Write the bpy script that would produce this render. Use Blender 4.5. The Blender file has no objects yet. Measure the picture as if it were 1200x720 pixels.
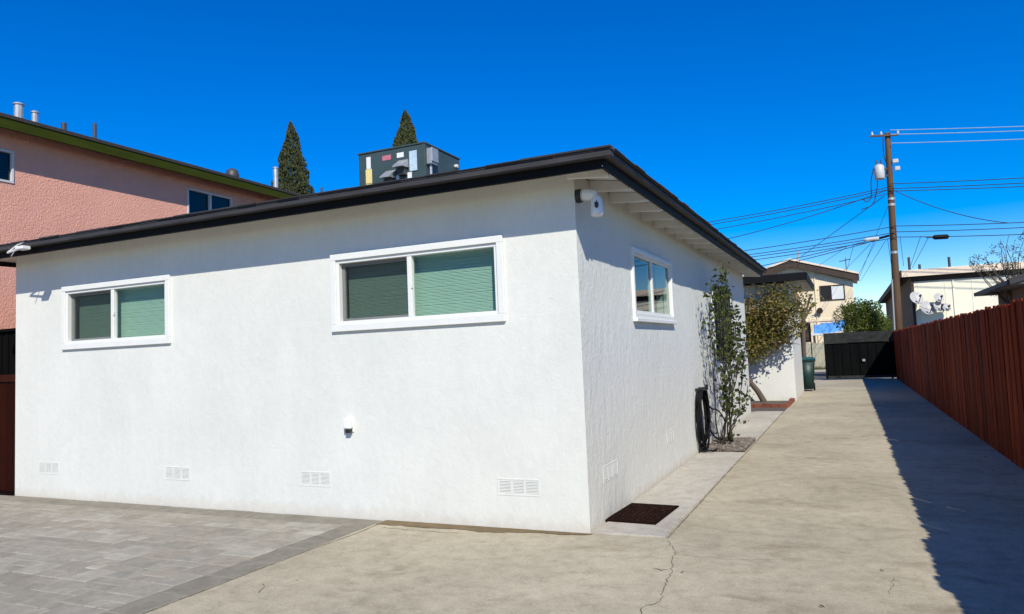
import bpy, bmesh, math, random
from mathutils import Matrix, Vector, noise
random.seed(7)
R = math.radians
scene = bpy.context.scene
C = scene.collection

# ------------------------------------------------------------------ camera
cam_data = bpy.data.cameras.new('camera')
cam_data.sensor_width = 36.0
cam_data.lens = 25.65
cam_data.clip_start = 0.05
cam_data.clip_end = 3000
cam = bpy.data.objects.new('camera', cam_data)
C.objects.link(cam)
cam.matrix_world = Matrix(((0.90789, 0.06511, 0.41411, 2.046),
                           (0.41723, -0.04459, -0.90771, -5.872),
                           (-0.04063, 0.99688, -0.06765, 1.5),
                           (0, 0, 0, 1)))
scene.camera = cam

# ------------------------------------------------------------------ sky, sun, exposure
SUN = Vector((0.662, -0.98, 1.0)).normalized()          # towards the sun
SUN_EL = math.asin(SUN.z)
world = bpy.data.worlds.new('World')
scene.world = world
world.use_nodes = True
wn = world.node_tree.nodes
wl = world.node_tree.links
wn.clear()
w_out = wn.new('ShaderNodeOutputWorld')
w_bg = wn.new('ShaderNodeBackground')
w_sky = wn.new('ShaderNodeTexSky')
w_sky.sky_type = 'NISHITA'
w_sky.sun_disc = False
w_sky.sun_elevation = SUN_EL
w_sky.sun_rotation = math.atan2(SUN.x, SUN.y)
w_sky.altitude = 0
w_sky.air_density = 1.0
w_sky.dust_density = 0.0
w_sky.ozone_density = 4.0
w_hs = wn.new('ShaderNodeHueSaturation')
w_hs.inputs['Saturation'].default_value = 1.72
w_hs.inputs['Value'].default_value = 1.0
w_hs.inputs['Hue'].default_value = 0.518
w_bg.inputs['Strength'].default_value = 0.145
wl.new(w_sky.outputs['Color'], w_hs.inputs['Color'])
wl.new(w_hs.outputs['Color'], w_bg.inputs['Color'])
wl.new(w_bg.outputs[0], w_out.inputs[0])

sun_data = bpy.data.lights.new('sun', 'SUN')
sun_data.energy = 5.0
sun_data.angle = R(0.5)
sun_data.color = (1.0, 0.945, 0.83)
sun = bpy.data.objects.new('sun', sun_data)
C.objects.link(sun)
sun.location = SUN * 40
sun.rotation_euler = SUN.to_track_quat('Z', 'Y').to_euler()

scene.view_settings.view_transform = 'Standard'
scene.view_settings.look = 'None'
scene.view_settings.exposure = 0.08
scene.view_settings.gamma = 1.0
scene.view_settings.use_curve_mapping = False

# ------------------------------------------------------------------ materials
def newmat(name):
    m = bpy.data.materials.new(name)
    m.use_nodes = True
    nt = m.node_tree
    nt.nodes.clear()
    out = nt.nodes.new('ShaderNodeOutputMaterial')
    b = nt.nodes.new('ShaderNodeBsdfPrincipled')
    nt.links.new(b.outputs[0], out.inputs[0])
    return m, nt, b, out

def N(nt, t, **kw):
    n = nt.nodes.new(t)
    for k, v in kw.items():
        if k in n.inputs.keys() if hasattr(n.inputs, 'keys') else False:
            n.inputs[k].default_value = v
        else:
            setattr(n, k, v)
    return n

def coords(nt, scale=(1, 1, 1), rnd=False):
    tc = nt.nodes.new('ShaderNodeTexCoord')
    mp = nt.nodes.new('ShaderNodeMapping')
    mp.inputs['Scale'].default_value = scale
    nt.links.new(tc.outputs['Object'], mp.inputs['Vector'])
    if rnd:
        oi = nt.nodes.new('ShaderNodeObjectInfo')
        mu = nt.nodes.new('ShaderNodeMath'); mu.operation = 'MULTIPLY'; mu.inputs[1].default_value = 57.0
        nt.links.new(oi.outputs['Random'], mu.inputs[0])
        cx = nt.nodes.new('ShaderNodeCombineXYZ')
        for i in range(3): nt.links.new(mu.outputs[0], cx.inputs[i])
        nt.links.new(cx.outputs[0], mp.inputs['Location'])
    return mp.outputs[0]

def noise_node(nt, vec, scale, detail=4, rough=0.55, dist=0.0):
    n = nt.nodes.new('ShaderNodeTexNoise')
    n.inputs['Scale'].default_value = scale
    n.inputs['Detail'].default_value = detail
    n.inputs['Roughness'].default_value = rough
    n.inputs['Distortion'].default_value = dist
    nt.links.new(vec, n.inputs['Vector'])
    return n.outputs['Fac']

def ramp(nt, fac, stops):
    r = nt.nodes.new('ShaderNodeValToRGB')
    e = r.color_ramp.elements
    while len(e) < len(stops): e.new(0.5)
    for i, (p, c) in enumerate(stops):
        e[i].position = p
        e[i].color = (c[0], c[1], c[2], 1)
    nt.links.new(fac, r.inputs[0])
    return r.outputs[0]

def mixc(nt, a, b, fac, mode='MIX'):
    m = nt.nodes.new('ShaderNodeMix')
    m.data_type = 'RGBA'; m.blend_type = mode
    for sock, v in ((m.inputs['Factor'], fac), (m.inputs[6], a), (m.inputs[7], b)):
        if isinstance(v, (int, float)): sock.default_value = v
        elif isinstance(v, tuple): sock.default_value = (v[0], v[1], v[2], 1)
        else: nt.links.new(v, sock)
    return m.outputs[2]

def bump(nt, b, height, strength, dist):
    bn = nt.nodes.new('ShaderNodeBump')
    bn.inputs['Strength'].default_value = strength
    bn.inputs['Distance'].default_value = dist
    nt.links.new(height, bn.inputs['Height'])
    prev = b.inputs['Normal'].links
    if prev: nt.links.new(prev[0].from_socket, bn.inputs['Normal'])
    nt.links.new(bn.outputs[0], b.inputs['Normal'])

def mul(c, k): return tuple(x * k for x in c)

def simple(name, col, rough=0.6, var=0.12, scale=6.0, stretch=(1, 1, 1), bs=0.0, bscale=60.0, bd=0.002,
           metal=0.0, rnd=False, objvar=0.0, spec=0.5, islands=False):
    """base colour with two octaves of noise variation and a fine relief"""
    m, nt, b, out = newmat(name)
    v = coords(nt, stretch, rnd)
    f = noise_node(nt, v, scale, 6, 0.6)
    c = ramp(nt, f, [(0.25, mul(col, 1 - var)), (0.75, mul(col, 1 + var))])
    if objvar:
        if islands:
            g = nt.nodes.new('ShaderNodeNewGeometry'); rs = g.outputs['Random Per Island']
        else:
            oi = nt.nodes.new('ShaderNodeObjectInfo'); rs = oi.outputs['Random']
        k = ramp(nt, rs, [(0.0, (1 - objvar,) * 3), (1.0, (1 + objvar,) * 3)])
        c = mixc(nt, c, k, 1.0, 'MULTIPLY')
    nt.links.new(c, b.inputs['Base Color'])
    b.inputs['Roughness'].default_value = rough
    b.inputs['Metallic'].default_value = metal
    b.inputs['Specular IOR Level'].default_value = spec
    if bs:
        h = noise_node(nt, v, bscale, 5, 0.6)
        bump(nt, b, h, bs, bd)
    return m

def stucco(name, col, vert=False, coarse=0.9, dirt=(0.55, 0.5, 0.42), dirt_amt=0.6, fine=55.0, relief=0.006, var=0.04, mid=9):
    m, nt, b, out = newmat(name)
    v = coords(nt, (1, 1, 0.45) if vert else (1, 1, 0.8))
    big = noise_node(nt, v, 1.1, 5, 0.6, 0.3)
    c = ramp(nt, big, [(0.3, mul(col, 1 - var)), (0.7, mul(col, 1 + var * 0.4))])
    sm = noise_node(nt, v, 14, 5, 0.7)
    c = mixc(nt, c, ramp(nt, sm, [(0.3, (0.95, 0.95, 0.95)), (0.65, (1, 1, 1))]), 1.0, 'MULTIPLY')
    dv = coords(nt, (7, 7, 0.22))
    c = mixc(nt, c, ramp(nt, noise_node(nt, dv, 1.0, 5, 0.7), [(0.35, (0.982, 0.98, 0.977)), (0.6, (1, 1, 1))]), 1.0, 'MULTIPLY')
    # splash-back dirt in the lowest hand's width of the wall
    tc = nt.nodes.new('ShaderNodeTexCoord')
    sp = nt.nodes.new('ShaderNodeSeparateXYZ')
    nt.links.new(tc.outputs['Object'], sp.inputs[0])
    ed = noise_node(nt, v, 9, 5, 0.75)
    ad = nt.nodes.new('ShaderNodeMath'); ad.operation = 'MULTIPLY_ADD'
    ad.inputs[1].default_value = 0.34; ad.inputs[2].default_value = -0.17
    nt.links.new(ed, ad.inputs[0])
    s2 = nt.nodes.new('ShaderNodeMath'); s2.operation = 'ADD'
    nt.links.new(sp.outputs[2], s2.inputs[0]); nt.links.new(ad.outputs[0], s2.inputs[1])
    mr = nt.nodes.new('ShaderNodeMapRange')
    mr.inputs['From Min'].default_value = 0.0; mr.inputs['From Max'].default_value = 0.13
    mr.inputs['To Min'].default_value = dirt_amt; mr.inputs['To Max'].default_value = 0.0
    nt.links.new(s2.outputs[0], mr.inputs['Value'])
    c = mixc(nt, c, dirt, mr.outputs[0])
    nt.links.new(c, b.inputs['Base Color'])
    b.inputs['Roughness'].default_value = 0.95
    b.inputs['Specular IOR Level'].default_value = 0.06
    h1 = noise_node(nt, v, fine, 6, 0.65)
    h2 = noise_node(nt, v, mid, 4, 0.6, 0.6 if mid < 20 else 0.0)
    bump(nt, b, h2, coarse, 0.012)
    bump(nt, b, h1, coarse, relief)
    return m

def concrete(name, col, stain=(0.17, 0.13, 0.085), stain_amt=0.55, bs=0.35, streak=True):
    m, nt, b, out = newmat(name)
    v = coords(nt)
    vs = coords(nt, (0.8, 1.5, 1))
    big = noise_node(nt, v, 0.55, 6, 0.62, 0.5)
    c = ramp(nt, big, [(0.25, mul(col, 0.74)), (0.5, col), (0.75, mul(col, 1.2))])
    st = noise_node(nt, vs, 1.3, 7, 0.68, 0.8)
    c = mixc(nt, c, stain, ramp(nt, st, [(0.53, (0, 0, 0)), (0.74, (stain_amt,) * 3)]))
    st2 = noise_node(nt, v, 2.3, 6, 0.7, 0.4)
    c = mixc(nt, c, mul(col, 1.3), ramp(nt, st2, [(0.55, (0, 0, 0)), (0.75, (0.45,) * 3)]))
    mo = noise_node(nt, v, 7.5, 6, 0.72, 0.3)
    c = mixc(nt, c, ramp(nt, mo, [(0.28, (0.79, 0.775, 0.75)), (0.5, (1, 1, 1)), (0.72, (1.14, 1.14, 1.14))]), 1.0, 'MULTIPLY')
    rust = noise_node(nt, vs, 0.7, 5, 0.7, 0.5)
    c = mixc(nt, c, (0.30, 0.17, 0.09), ramp(nt, rust, [(0.62, (0, 0, 0)), (0.78, (stain_amt * 0.5,) * 3)]))
    gr = noise_node(nt, v, 60, 5, 0.85)
    c = mixc(nt, c, ramp(nt, gr, [(0.25, (0.66, 0.66, 0.66)), (0.7, (1.17, 1.17, 1.17))]), 1.0, 'MULTIPLY')
    vo = nt.nodes.new('ShaderNodeTexVoronoi'); vo.inputs['Scale'].default_value = 7.0
    nt.links.new(v, vo.inputs['Vector'])
    sp = ramp(nt, vo.outputs['Distance'], [(0.03, (0.35, 0.3, 0.25)), (0.07, (1, 1, 1))])
    spk = noise_node(nt, v, 1.7, 2)
    c = mixc(nt, c, mixc(nt, (1, 1, 1), sp, ramp(nt, spk, [(0.5, (0, 0, 0)), (0.6, (1, 1, 1))])), 1.0, 'MULTIPLY')
    nt.links.new(c, b.inputs['Base Color'])
    b.inputs['Roughness'].default_value = 0.95
    b.inputs['Specular IOR Level'].default_value = 0.04
    h0 = noise_node(nt, v, 3.0, 5, 0.6)
    h1 = noise_node(nt, v, 130, 4, 0.7)
    h2 = noise_node(nt, v, 22, 5, 0.7)
    bump(nt, b, h0, 0.35, 0.02)
    bump(nt, b, h2, 0.4, 0.006)
    bump(nt, b, h1, bs, 0.004)
    return m

def paver_mat(name, cols, islands=False):
    m, nt, b, out = newmat(name)
    v = coords(nt, (1, 1, 1), not islands)
    if islands:
        g = nt.nodes.new('ShaderNodeNewGeometry'); rs = g.outputs['Random Per Island']
    else:
        oi = nt.nodes.new('ShaderNodeObjectInfo'); rs = oi.outputs['Random']
    n = len(cols)
    c = ramp(nt, rs, [(i / (n - 1), cc) for i, cc in enumerate(cols)])
    f = noise_node(nt, v, 7, 6, 0.7, 0.3)
    c = mixc(nt, c, ramp(nt, f, [(0.25, (0.72, 0.72, 0.72)), (0.75, (1.22, 1.2, 1.16))]), 1.0, 'MULTIPLY')
    g2 = noise_node(nt, v, 120, 3, 0.8)
    c = mixc(nt, c, ramp(nt, g2, [(0.25, (0.75, 0.75, 0.75)), (0.7, (1.1, 1.1, 1.1))]), 1.0, 'MULTIPLY')
    nt.links.new(c, b.inputs['Base Color'])
    b.inputs['Roughness'].default_value = 0.9
    b.inputs['Specular IOR Level'].default_value = 0.2
    bump(nt, b, noise_node(nt, v, 160, 4, 0.7), 0.4, 0.003)
    return m

def wood(name, cols, along='z', rough=0.75, scale=3.0, streak=(0.0, 0.0, 0.0), streak_amt=0.0, spec=0.3):
    m, nt, b, out = newmat(name)
    st = {'z': (18, 18, 0.7), 'x': (0.7, 18, 18), 'y': (18, 0.7, 18)}[along]
    v = coords(nt, st, True)
    f = noise_node(nt, v, scale, 8, 0.72, 0.5)
    c = ramp(nt, f, [(0.2 + 0.6 * i / (len(cols) - 1), cc) for i, cc in enumerate(cols)])
    oi = nt.nodes.new('ShaderNodeObjectInfo')
    c = mixc(nt, c, ramp(nt, oi.outputs['Random'], [(0, (0.5, 0.5, 0.5)), (0.35, (0.85, 0.85, 0.85)), (0.7, (1.05, 1.1, 1.1)), (1, (1.45, 1.8, 1.8))]), 1.0, 'MULTIPLY')
    if streak_amt:
        s2 = noise_node(nt, v, scale * 1.7, 6, 0.7)
        c = mixc(nt, c, streak, ramp(nt, s2, [(0.58, (0, 0, 0)), (0.72, (streak_amt,) * 3)]))
    nt.links.new(c, b.inputs['Base Color'])
    b.inputs['Roughness'].default_value = rough
    b.inputs['Specular IOR Level'].default_value = spec
    bump(nt, b, f, 0.5, 0.004)
    return m

def leafmat(name, cols, trans=0.3, rough=0.5):
    m, nt, b, out = newmat(name)
    g = nt.nodes.new('ShaderNodeNewGeometry')
    n = len(cols)
    c = ramp(nt, g.outputs['Random Per Island'], [(i / (n - 1), cc) for i, cc in enumerate(cols)])
    nt.links.new(c, b.inputs['Base Color'])
    b.inputs['Roughness'].default_value = rough
    b.inputs['Specular IOR Level'].default_value = 0.35
    tr = nt.nodes.new('ShaderNodeBsdfTranslucent')
    nt.links.new(mixc(nt, c, (1.3, 1.25, 0.6), 1.0, 'MULTIPLY'), tr.inputs['Color'])
    mx = nt.nodes.new('ShaderNodeMixShader'); mx.inputs[0].default_value = trans
    nt.links.new(b.outputs[0], mx.inputs[1]); nt.links.new(tr.outputs[0], mx.inputs[2])
    nt.links.new(mx.outputs[0], out.inputs[0])
    return m

def glass(name, tint, ior=1.5, extra=0.0):
    m = bpy.data.materials.new(name); m.use_nodes = True
    nt = m.node_tree; nt.nodes.clear()
    out = nt.nodes.new('ShaderNodeOutputMaterial')
    tr = nt.nodes.new('ShaderNodeBsdfTransparent'); tr.inputs[0].default_value = (*tint, 1)
    gl = nt.nodes.new('ShaderNodeBsdfGlossy'); gl.inputs['Roughness'].default_value = 0.01
    fr = nt.nodes.new('ShaderNodeFresnel'); fr.inputs['IOR'].default_value = ior
    mx = nt.nodes.new('ShaderNodeMixShader')
    v = coords(nt)
    bn = nt.nodes.new('ShaderNodeBump'); bn.inputs['Strength'].default_value = 0.02; bn.inputs['Distance'].default_value = 0.02
    nt.links.new(noise_node(nt, v, 2.5, 2), bn.inputs['Height'])
    nt.links.new(bn.outputs[0], gl.inputs['Normal'])
    ge = nt.nodes.new('ShaderNodeNewGeometry')          # reflect on the outer face of a pane only
    iv = nt.nodes.new('ShaderNodeMath'); iv.operation = 'SUBTRACT'; iv.inputs[0].default_value = 1.0
    nt.links.new(ge.outputs['Backfacing'], iv.inputs[1])
    mf = nt.nodes.new('ShaderNodeMath'); mf.operation = 'MULTIPLY'
    nt.links.new(fr.outputs[0], mf.inputs[0]); nt.links.new(iv.outputs[0], mf.inputs[1])
    nt.links.new(mf.outputs[0], mx.inputs[0])
    nt.links.new(tr.outputs[0], mx.inputs[1]); nt.links.new(gl.outputs[0], mx.inputs[2])
    nt.links.new(mx.outputs[0], out.inputs[0])
    return m

def screenmat(name, alpha):
    m = bpy.data.materials.new(name); m.use_nodes = True
    nt = m.node_tree; nt.nodes.clear()
    out = nt.nodes.new('ShaderNodeOutputMaterial')
    tr = nt.nodes.new('ShaderNodeBsdfTransparent')
    df = nt.nodes.new('ShaderNodeBsdfDiffuse'); df.inputs[0].default_value = (0.03, 0.03, 0.03, 1)
    mx = nt.nodes.new('ShaderNodeMixShader'); mx.inputs[0].default_value = alpha
    nt.links.new(tr.outputs[0], mx.inputs[1]); nt.links.new(df.outputs[0], mx.inputs[2])
    nt.links.new(mx.outputs[0], out.inputs[0])
    return m

M = {}
M['stucco'] = stucco('white stucco', (0.675, 0.68, 0.63), coarse=0.32, var=0.07)
M['stucco_rough'] = stucco('white stucco rough', (0.69, 0.695, 0.635), vert=True, coarse=1.0, relief=0.010)
M['stucco_pink'] = stucco('pink stucco', (0.80, 0.41, 0.305), coarse=0.9, fine=48, relief=0.02, mid=32, dirt_amt=0.2, var=0.1)
M['soffit'] = simple('soffit paint', (0.70, 0.69, 0.64), 0.8, 0.08, 5, bs=0.2, bscale=40)
M['black_trim'] = simple('black trim paint', (0.007, 0.007, 0.008), 0.6, 0.3, 8, (0.4, 0.4, 3), bs=0.25, bscale=30, spec=0.12)
M['grey_trim'] = simple('dark grey drip edge', (0.045, 0.043, 0.046), 0.6, 0.3, 7, (0.4, 0.4, 3), bs=0.3, bscale=40, spec=0.2)
M['shingle'] = simple('asphalt shingle', (0.03, 0.03, 0.034), 0.95, 0.35, 60, bs=0.6, bscale=200, objvar=0.3, islands=True)
M['vinyl'] = simple('white vinyl', (0.70, 0.705, 0.67), 0.45, 0.03, 8)
M['vinyl_grey'] = simple('grey window frame', (0.55, 0.55, 0.55), 0.4, 0.05, 8)
M['glass_green'] = glass('green tinted glass', (0.79, 0.88, 0.83), 1.45)
M['glass_dark'] = glass('side window glass', (0.7, 0.8, 0.78), 1.9)
M['glass_far'] = glass('far window glass', (0.3, 0.34, 0.34), 1.6)
M['screen'] = screenmat('insect screen', 0.26)
M['glare_sheet'] = screenmat('dark anti-glare sheet', 0.7)  # added dark sheet that cuts the glare on the tall side window
M['blind'] = simple('blind slat', (0.56, 0.62, 0.58), 0.5, 0.04, 10)
M['dark_void'] = simple('dark interior', (0.012, 0.012, 0.012), 0.9, 0.1)  # near-black colour stands in for the darkness of unlit rooms and recesses
M['concrete'] = concrete('old concrete', (0.435, 0.388, 0.283))
M['concrete_walk'] = concrete('pale walk concrete', (0.46, 0.43, 0.365), stain_amt=0.22, bs=0.2)
M['concrete_strip'] = concrete('stained footing concrete', (0.19, 0.145, 0.085), stain_amt=0.5)
M['paver'] = paver_mat('paver', [(0.27, 0.25, 0.205), (0.345, 0.325, 0.272), (0.295, 0.277, 0.23), (0.40, 0.38, 0.32), (0.28, 0.26, 0.214), (0.32, 0.29, 0.235), (0.33, 0.312, 0.26)])
M['paver_far'] = paver_mat('paver field', [(0.27, 0.25, 0.205), (0.345, 0.325, 0.272), (0.295, 0.277, 0.23), (0.40, 0.38, 0.32), (0.32, 0.29, 0.235)], True)
M['paver_dark'] = paver_mat('border paver', [(0.225, 0.21, 0.17), (0.25, 0.233, 0.19), (0.235, 0.217, 0.175), (0.26, 0.243, 0.2)])
M['sand'] = simple('joint sand', (0.17, 0.155, 0.13), 0.95, 0.25, 30, bs=0.5, bscale=150)
M['crack'] = simple('crack dirt', (0.09, 0.075, 0.055), 0.95, 0.3, 20)
M['soil'] = simple('soil', (0.10, 0.085, 0.07), 0.95, 0.35, 14, bs=0.9, bscale=50, bd=0.02)
M['mulch'] = simple('mulch chips', (0.16, 0.135, 0.11), 0.9, 0.3, 20, objvar=0.6, islands=True)
M['earth'] = simple('earth', (0.24, 0.205, 0.16), 0.95, 0.25, 0.8, bs=0.4, bscale=9)
M['asphalt'] = simple('asphalt', (0.075, 0.073, 0.07), 0.9, 0.2, 3, bs=0.5, bscale=90)
M['kerb'] = simple('kerb concrete', (0.36, 0.34, 0.3), 0.9, 0.15, 4, bs=0.3)
M['redwood'] = wood('red stained board', [(0.035, 0.003, 0.001), (0.12, 0.013, 0.003), (0.24, 0.034, 0.008), (0.42, 0.11, 0.03)], streak=(0.34, 0.19, 0.09), streak_amt=0.6, spec=0.05)
M['rail'] = wood('fence rail', [(0.06, 0.015, 0.008), (0.12, 0.03, 0.014)], along='y')
M['darkwood'] = wood('dark red gate board', [(0.014, 0.004, 0.003), (0.035, 0.006, 0.003)], spec=0.05)
M['oldwood'] = wood('weathered board', [(0.16, 0.12, 0.085), (0.3, 0.24, 0.18), (0.38, 0.32, 0.25)])
M['pole_wood'] = wood('utility pole wood', [(0.03, 0.014, 0.007), (0.075, 0.036, 0.019), (0.115, 0.06, 0.034)], scale=2.0)
M['gate_black'] = simple('black gate sheet', (0.006, 0.0065, 0.0065), 0.8, 0.3, 3, (1, 1, 0.3), bs=0.2, spec=0.0)
M['gate_grey'] = simple('faded gate rail', (0.03, 0.031, 0.029), 0.8, 0.6, 4, (1, 1, 2), bs=0.3, spec=0.08)
M['rubber'] = simple('black rubber', (0.006, 0.006, 0.007), 0.6, 0.2, spec=0.15)
M['mat'] = simple('coir mat', (0.012, 0.005, 0.003), 0.95, 0.5, 14, bs=0.9, bscale=180, bd=0.006, spec=0.05)
M['mat_rib'] = simple('mat pattern', (0.04, 0.017, 0.01), 0.95, 0.5, 25, bs=0.9, bscale=180, bd=0.006, spec=0.05)
M['white_plastic'] = simple('white plastic', (0.75, 0.75, 0.73), 0.35, 0.03)
M['black_plastic'] = simple('black plastic', (0.015, 0.015, 0.016), 0.35, 0.1)
M['ac_paint'] = simple('slate sheet metal', (0.042, 0.07, 0.07), 0.5, 0.15, 3, bs=0.1, bscale=12)
M['galv'] = simple('galvanised metal', (0.42, 0.43, 0.43), 0.45, 0.2, 12, metal=0.5, bs=0.1)
M['sticker_yellow'] = simple('yellow label', (0.75, 0.62, 0.25), 0.6, 0.08, 20)
M['sticker_white'] = simple('white label', (0.72, 0.74, 0.76), 0.6, 0.08, 20)
M['sticker_red'] = simple('red label', (0.5, 0.16, 0.2), 0.6, 0.35, 30)
M['sticker_blue'] = simple('pale blue label', (0.45, 0.58, 0.66), 0.6, 0.2, 30)
M['green_trim'] = simple('olive green fascia', (0.036, 0.046, 0.004), 0.7, 0.2, 4, (1, 0.5, 3), bs=0.2, spec=0.1)
M['roof_edge'] = simple('dark roofing', (0.035, 0.03, 0.028), 0.9, 0.3, 20, bs=0.4)
M['beige_wall'] = stucco('beige wall', (0.83, 0.70, 0.49), coarse=0.2, dirt_amt=0.1)
M['cream_wall'] = stucco('cream wall', (0.88, 0.84, 0.66), coarse=0.25, dirt_amt=0.1, var=0.07)
M['cream_fascia'] = simple('cream fascia', (0.80, 0.66, 0.50), 0.8, 0.1, 3)
M['brown_and_shade_wall'] = simple('brown wall and painted side shade', (0.16, 0.10, 0.06), 0.9, 0.15, 3)  # plain brown wall; also carries the shade on the cream building's side
M['brown_trim'] = simple('brown barge board', (0.05, 0.032, 0.022), 0.8, 0.2, 4)
M['grey_roof'] = simple('grey shingle roof', (0.12, 0.12, 0.13), 0.9, 0.3, 14, bs=0.5)
M['dish'] = simple('dish grey', (0.4, 0.4, 0.39), 0.5, 0.06)
M['metal_dark'] = simple('dark metal', (0.05, 0.05, 0.05), 0.5, 0.2)
M['wire'] = simple('cable', (0.012, 0.012, 0.014), 0.7, 0.1)
M['wire_pale'] = simple('pale aluminium cable', (0.30, 0.40, 0.52), 0.5, 0.1)
M['transformer'] = simple('transformer paint', (0.5, 0.51, 0.5), 0.5, 0.06)
M['bin_green'] = simple('teal bin plastic', (0.008, 0.035, 0.03), 0.5, 0.15)
M['bin_lid'] = simple('bin lid plastic', (0.008, 0.07, 0.075), 0.45, 0.15)
M['tarp'] = simple('blue tarp', (0.10, 0.32, 0.72), 0.5, 0.25, 6, bs=0.5, bscale=5, bd=0.05)
M['brick_edge'] = simple('red edging brick', (0.19, 0.055, 0.03), 0.9, 0.35, 12, bs=0.5, objvar=0.25, rnd=True)
M['bark'] = simple('bark', (0.10, 0.075, 0.055), 0.95, 0.35, 10, (4, 4, 0.6), bs=0.8, bscale=20, bd=0.01)
M['cane'] = simple('rose cane', (0.025, 0.02, 0.012), 0.8, 0.3, 15)
M['leaf_rose'] = leafmat('rose leaf', [(0.012, 0.022, 0.004), (0.035, 0.055, 0.008), (0.085, 0.105, 0.018), (0.022, 0.035, 0.006), (0.06, 0.06, 0.012)], 0.18, 0.7)
M['leaf_tree'] = leafmat('planter tree leaf', [(0.06, 0.085, 0.012), (0.2, 0.15, 0.035), (0.13, 0.16, 0.025), (0.3, 0.17, 0.06), (0.07, 0.08, 0.012), (0.18, 0.19, 0.03), (0.34, 0.22, 0.12)])
M['leaf_cypress'] = leafmat('cypress leaf', [(0.03, 0.045, 0.015), (0.07, 0.085, 0.025), (0.045, 0.06, 0.018), (0.09, 0.085, 0.03)], 0.15, 0.7)
M['leaf_bush'] = leafmat('bush leaf', [(0.04, 0.065, 0.01), (0.10, 0.13, 0.018), (0.16, 0.18, 0.025), (0.06, 0.09, 0.015)])
M['leaf_sparse'] = leafmat('sparse tree leaf', [(0.03, 0.04, 0.02), (0.055, 0.06, 0.03), (0.09, 0.07, 0.035)], 0.2)
M['dry_leaf'] = leafmat('dry leaf', [(0.12, 0.07, 0.03), (0.2, 0.13, 0.06), (0.28, 0.2, 0.1)], 0.1)
M['grass'] = leafmat('grass', [(0.06, 0.10, 0.015), (0.12, 0.15, 0.03), (0.16, 0.15, 0.05)])

# ------------------------------------------------------------------ geometry helpers
def obj(name, bm, mat, parent=None, smooth=False, kind=None):
    me = bpy.data.meshes.new(name)
    if isinstance(bm, bmesh.types.BMesh):
        bmesh.ops.recalc_face_normals(bm, faces=bm.faces)
        bm.to_mesh(me); bm.free()
    else:
        me.from_pydata(bm[0], [], bm[1]); me.update()
    if smooth:
        me.polygons.foreach_set('use_smooth', [True] * len(me.polygons))
    me.materials.append(M[mat] if isinstance(mat, str) else mat)
    o = bpy.data.objects.new(name, me)
    C.objects.link(o)
    if parent is not None: adopt(o, parent)
    if kind: o['kind'] = kind
    return o

def world_loc(o):
    m = Vector(o.location)
    while o.parent:
        m = m + o.matrix_parent_inverse.translation
        o = o.parent
        m = m + Vector(o.location)
    return m

def adopt(o, parent):
    o.parent = parent
    o.matrix_parent_inverse = Matrix.Translation(-world_loc(parent))

def thing(name, label, cat, loc, group=None):
    o = bpy.data.objects.new(name, None)
    o.empty_display_size = 0.2
    C.objects.link(o)
    o.location = loc
    return tag(o, label, cat, group)

def tag(o, label, cat, group=None):
    o['label'] = label; o['category'] = cat
    if group: o['group'] = group
    return o

def struct(name, bm, mat, **k):
    o = obj(name, bm, mat, **k); o['kind'] = 'structure'
    return o

IDM = lambda u, d, v: (u, d, v)
FRONT = lambda u, d, v: (u, -d, v)           # u = +x, out = -y
SIDE = lambda u, d, v: (d, u, v)             # u = +y, out = +x

def bx(bm, x0, x1, y0, y1, z0, z1, f=IDM):
    vs = [bm.verts.new(f(x, y, z)) for z in (z0, z1) for y in (y0, y1) for x in (x0, x1)]
    for q in ((0, 1, 3, 2), (4, 6, 7, 5), (0, 4, 5, 1), (2, 3, 7, 6), (0, 2, 6, 4), (1, 5, 7, 3)):
        bm.faces.new([vs[i] for i in q])
    return vs

def B(*boxes, f=IDM, bev=0.0):
    bm = bmesh.new()
    for b in boxes: bx(bm, *b, f=f)
    if bev: bmesh.ops.bevel(bm, geom=list(bm.edges), offset=bev, segments=1, affect='EDGES')
    return bm

def poly_prism(bm, pts, off):
    """closed prism of a polygon pushed by the vector off"""
    a = [bm.verts.new(p) for p in pts]
    b = [bm.verts.new((p[0] + off[0], p[1] + off[1], p[2] + off[2])) for p in pts]
    bm.faces.new(a); bm.faces.new(b[::-1])
    n = len(a)
    for i in range(n):
        bm.faces.new((a[i], a[(i + 1) % n], b[(i + 1) % n], b[i]))

def tube(bm, pts, r, n=6, cap=True):
    pts = [Vector(p) for p in pts]
    rs = r if isinstance(r, (list, tuple)) else [r] * len(pts)
    rings = []
    for i, p in enumerate(pts):
        t = (pts[min(i + 1, len(pts) - 1)] - pts[max(i - 1, 0)]).normalized()
        a = t.orthogonal() if abs(t.z) > 0.95 else t.cross(Vector((0, 0, 1)))
        if abs(t.z) > 0.95: a = t.cross(Vector((0, 1, 0)))
        a.normalize(); b = t.cross(a)
        rings.append([bm.verts.new(p + (a * math.cos(2 * math.pi * k / n) + b * math.sin(2 * math.pi * k / n)) * rs[i]) for k in range(n)])
    for i in range(len(rings) - 1):
        for k in range(n):
            bm.faces.new((rings[i][k], rings[i][(k + 1) % n], rings[i + 1][(k + 1) % n], rings[i + 1][k]))
    if cap and n > 2:
        bm.faces.new(rings[0][::-1]); bm.faces.new(rings[-1])

def T(pts, r, n=6):
    bm = bmesh.new(); tube(bm, pts, r, n); return bm

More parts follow.
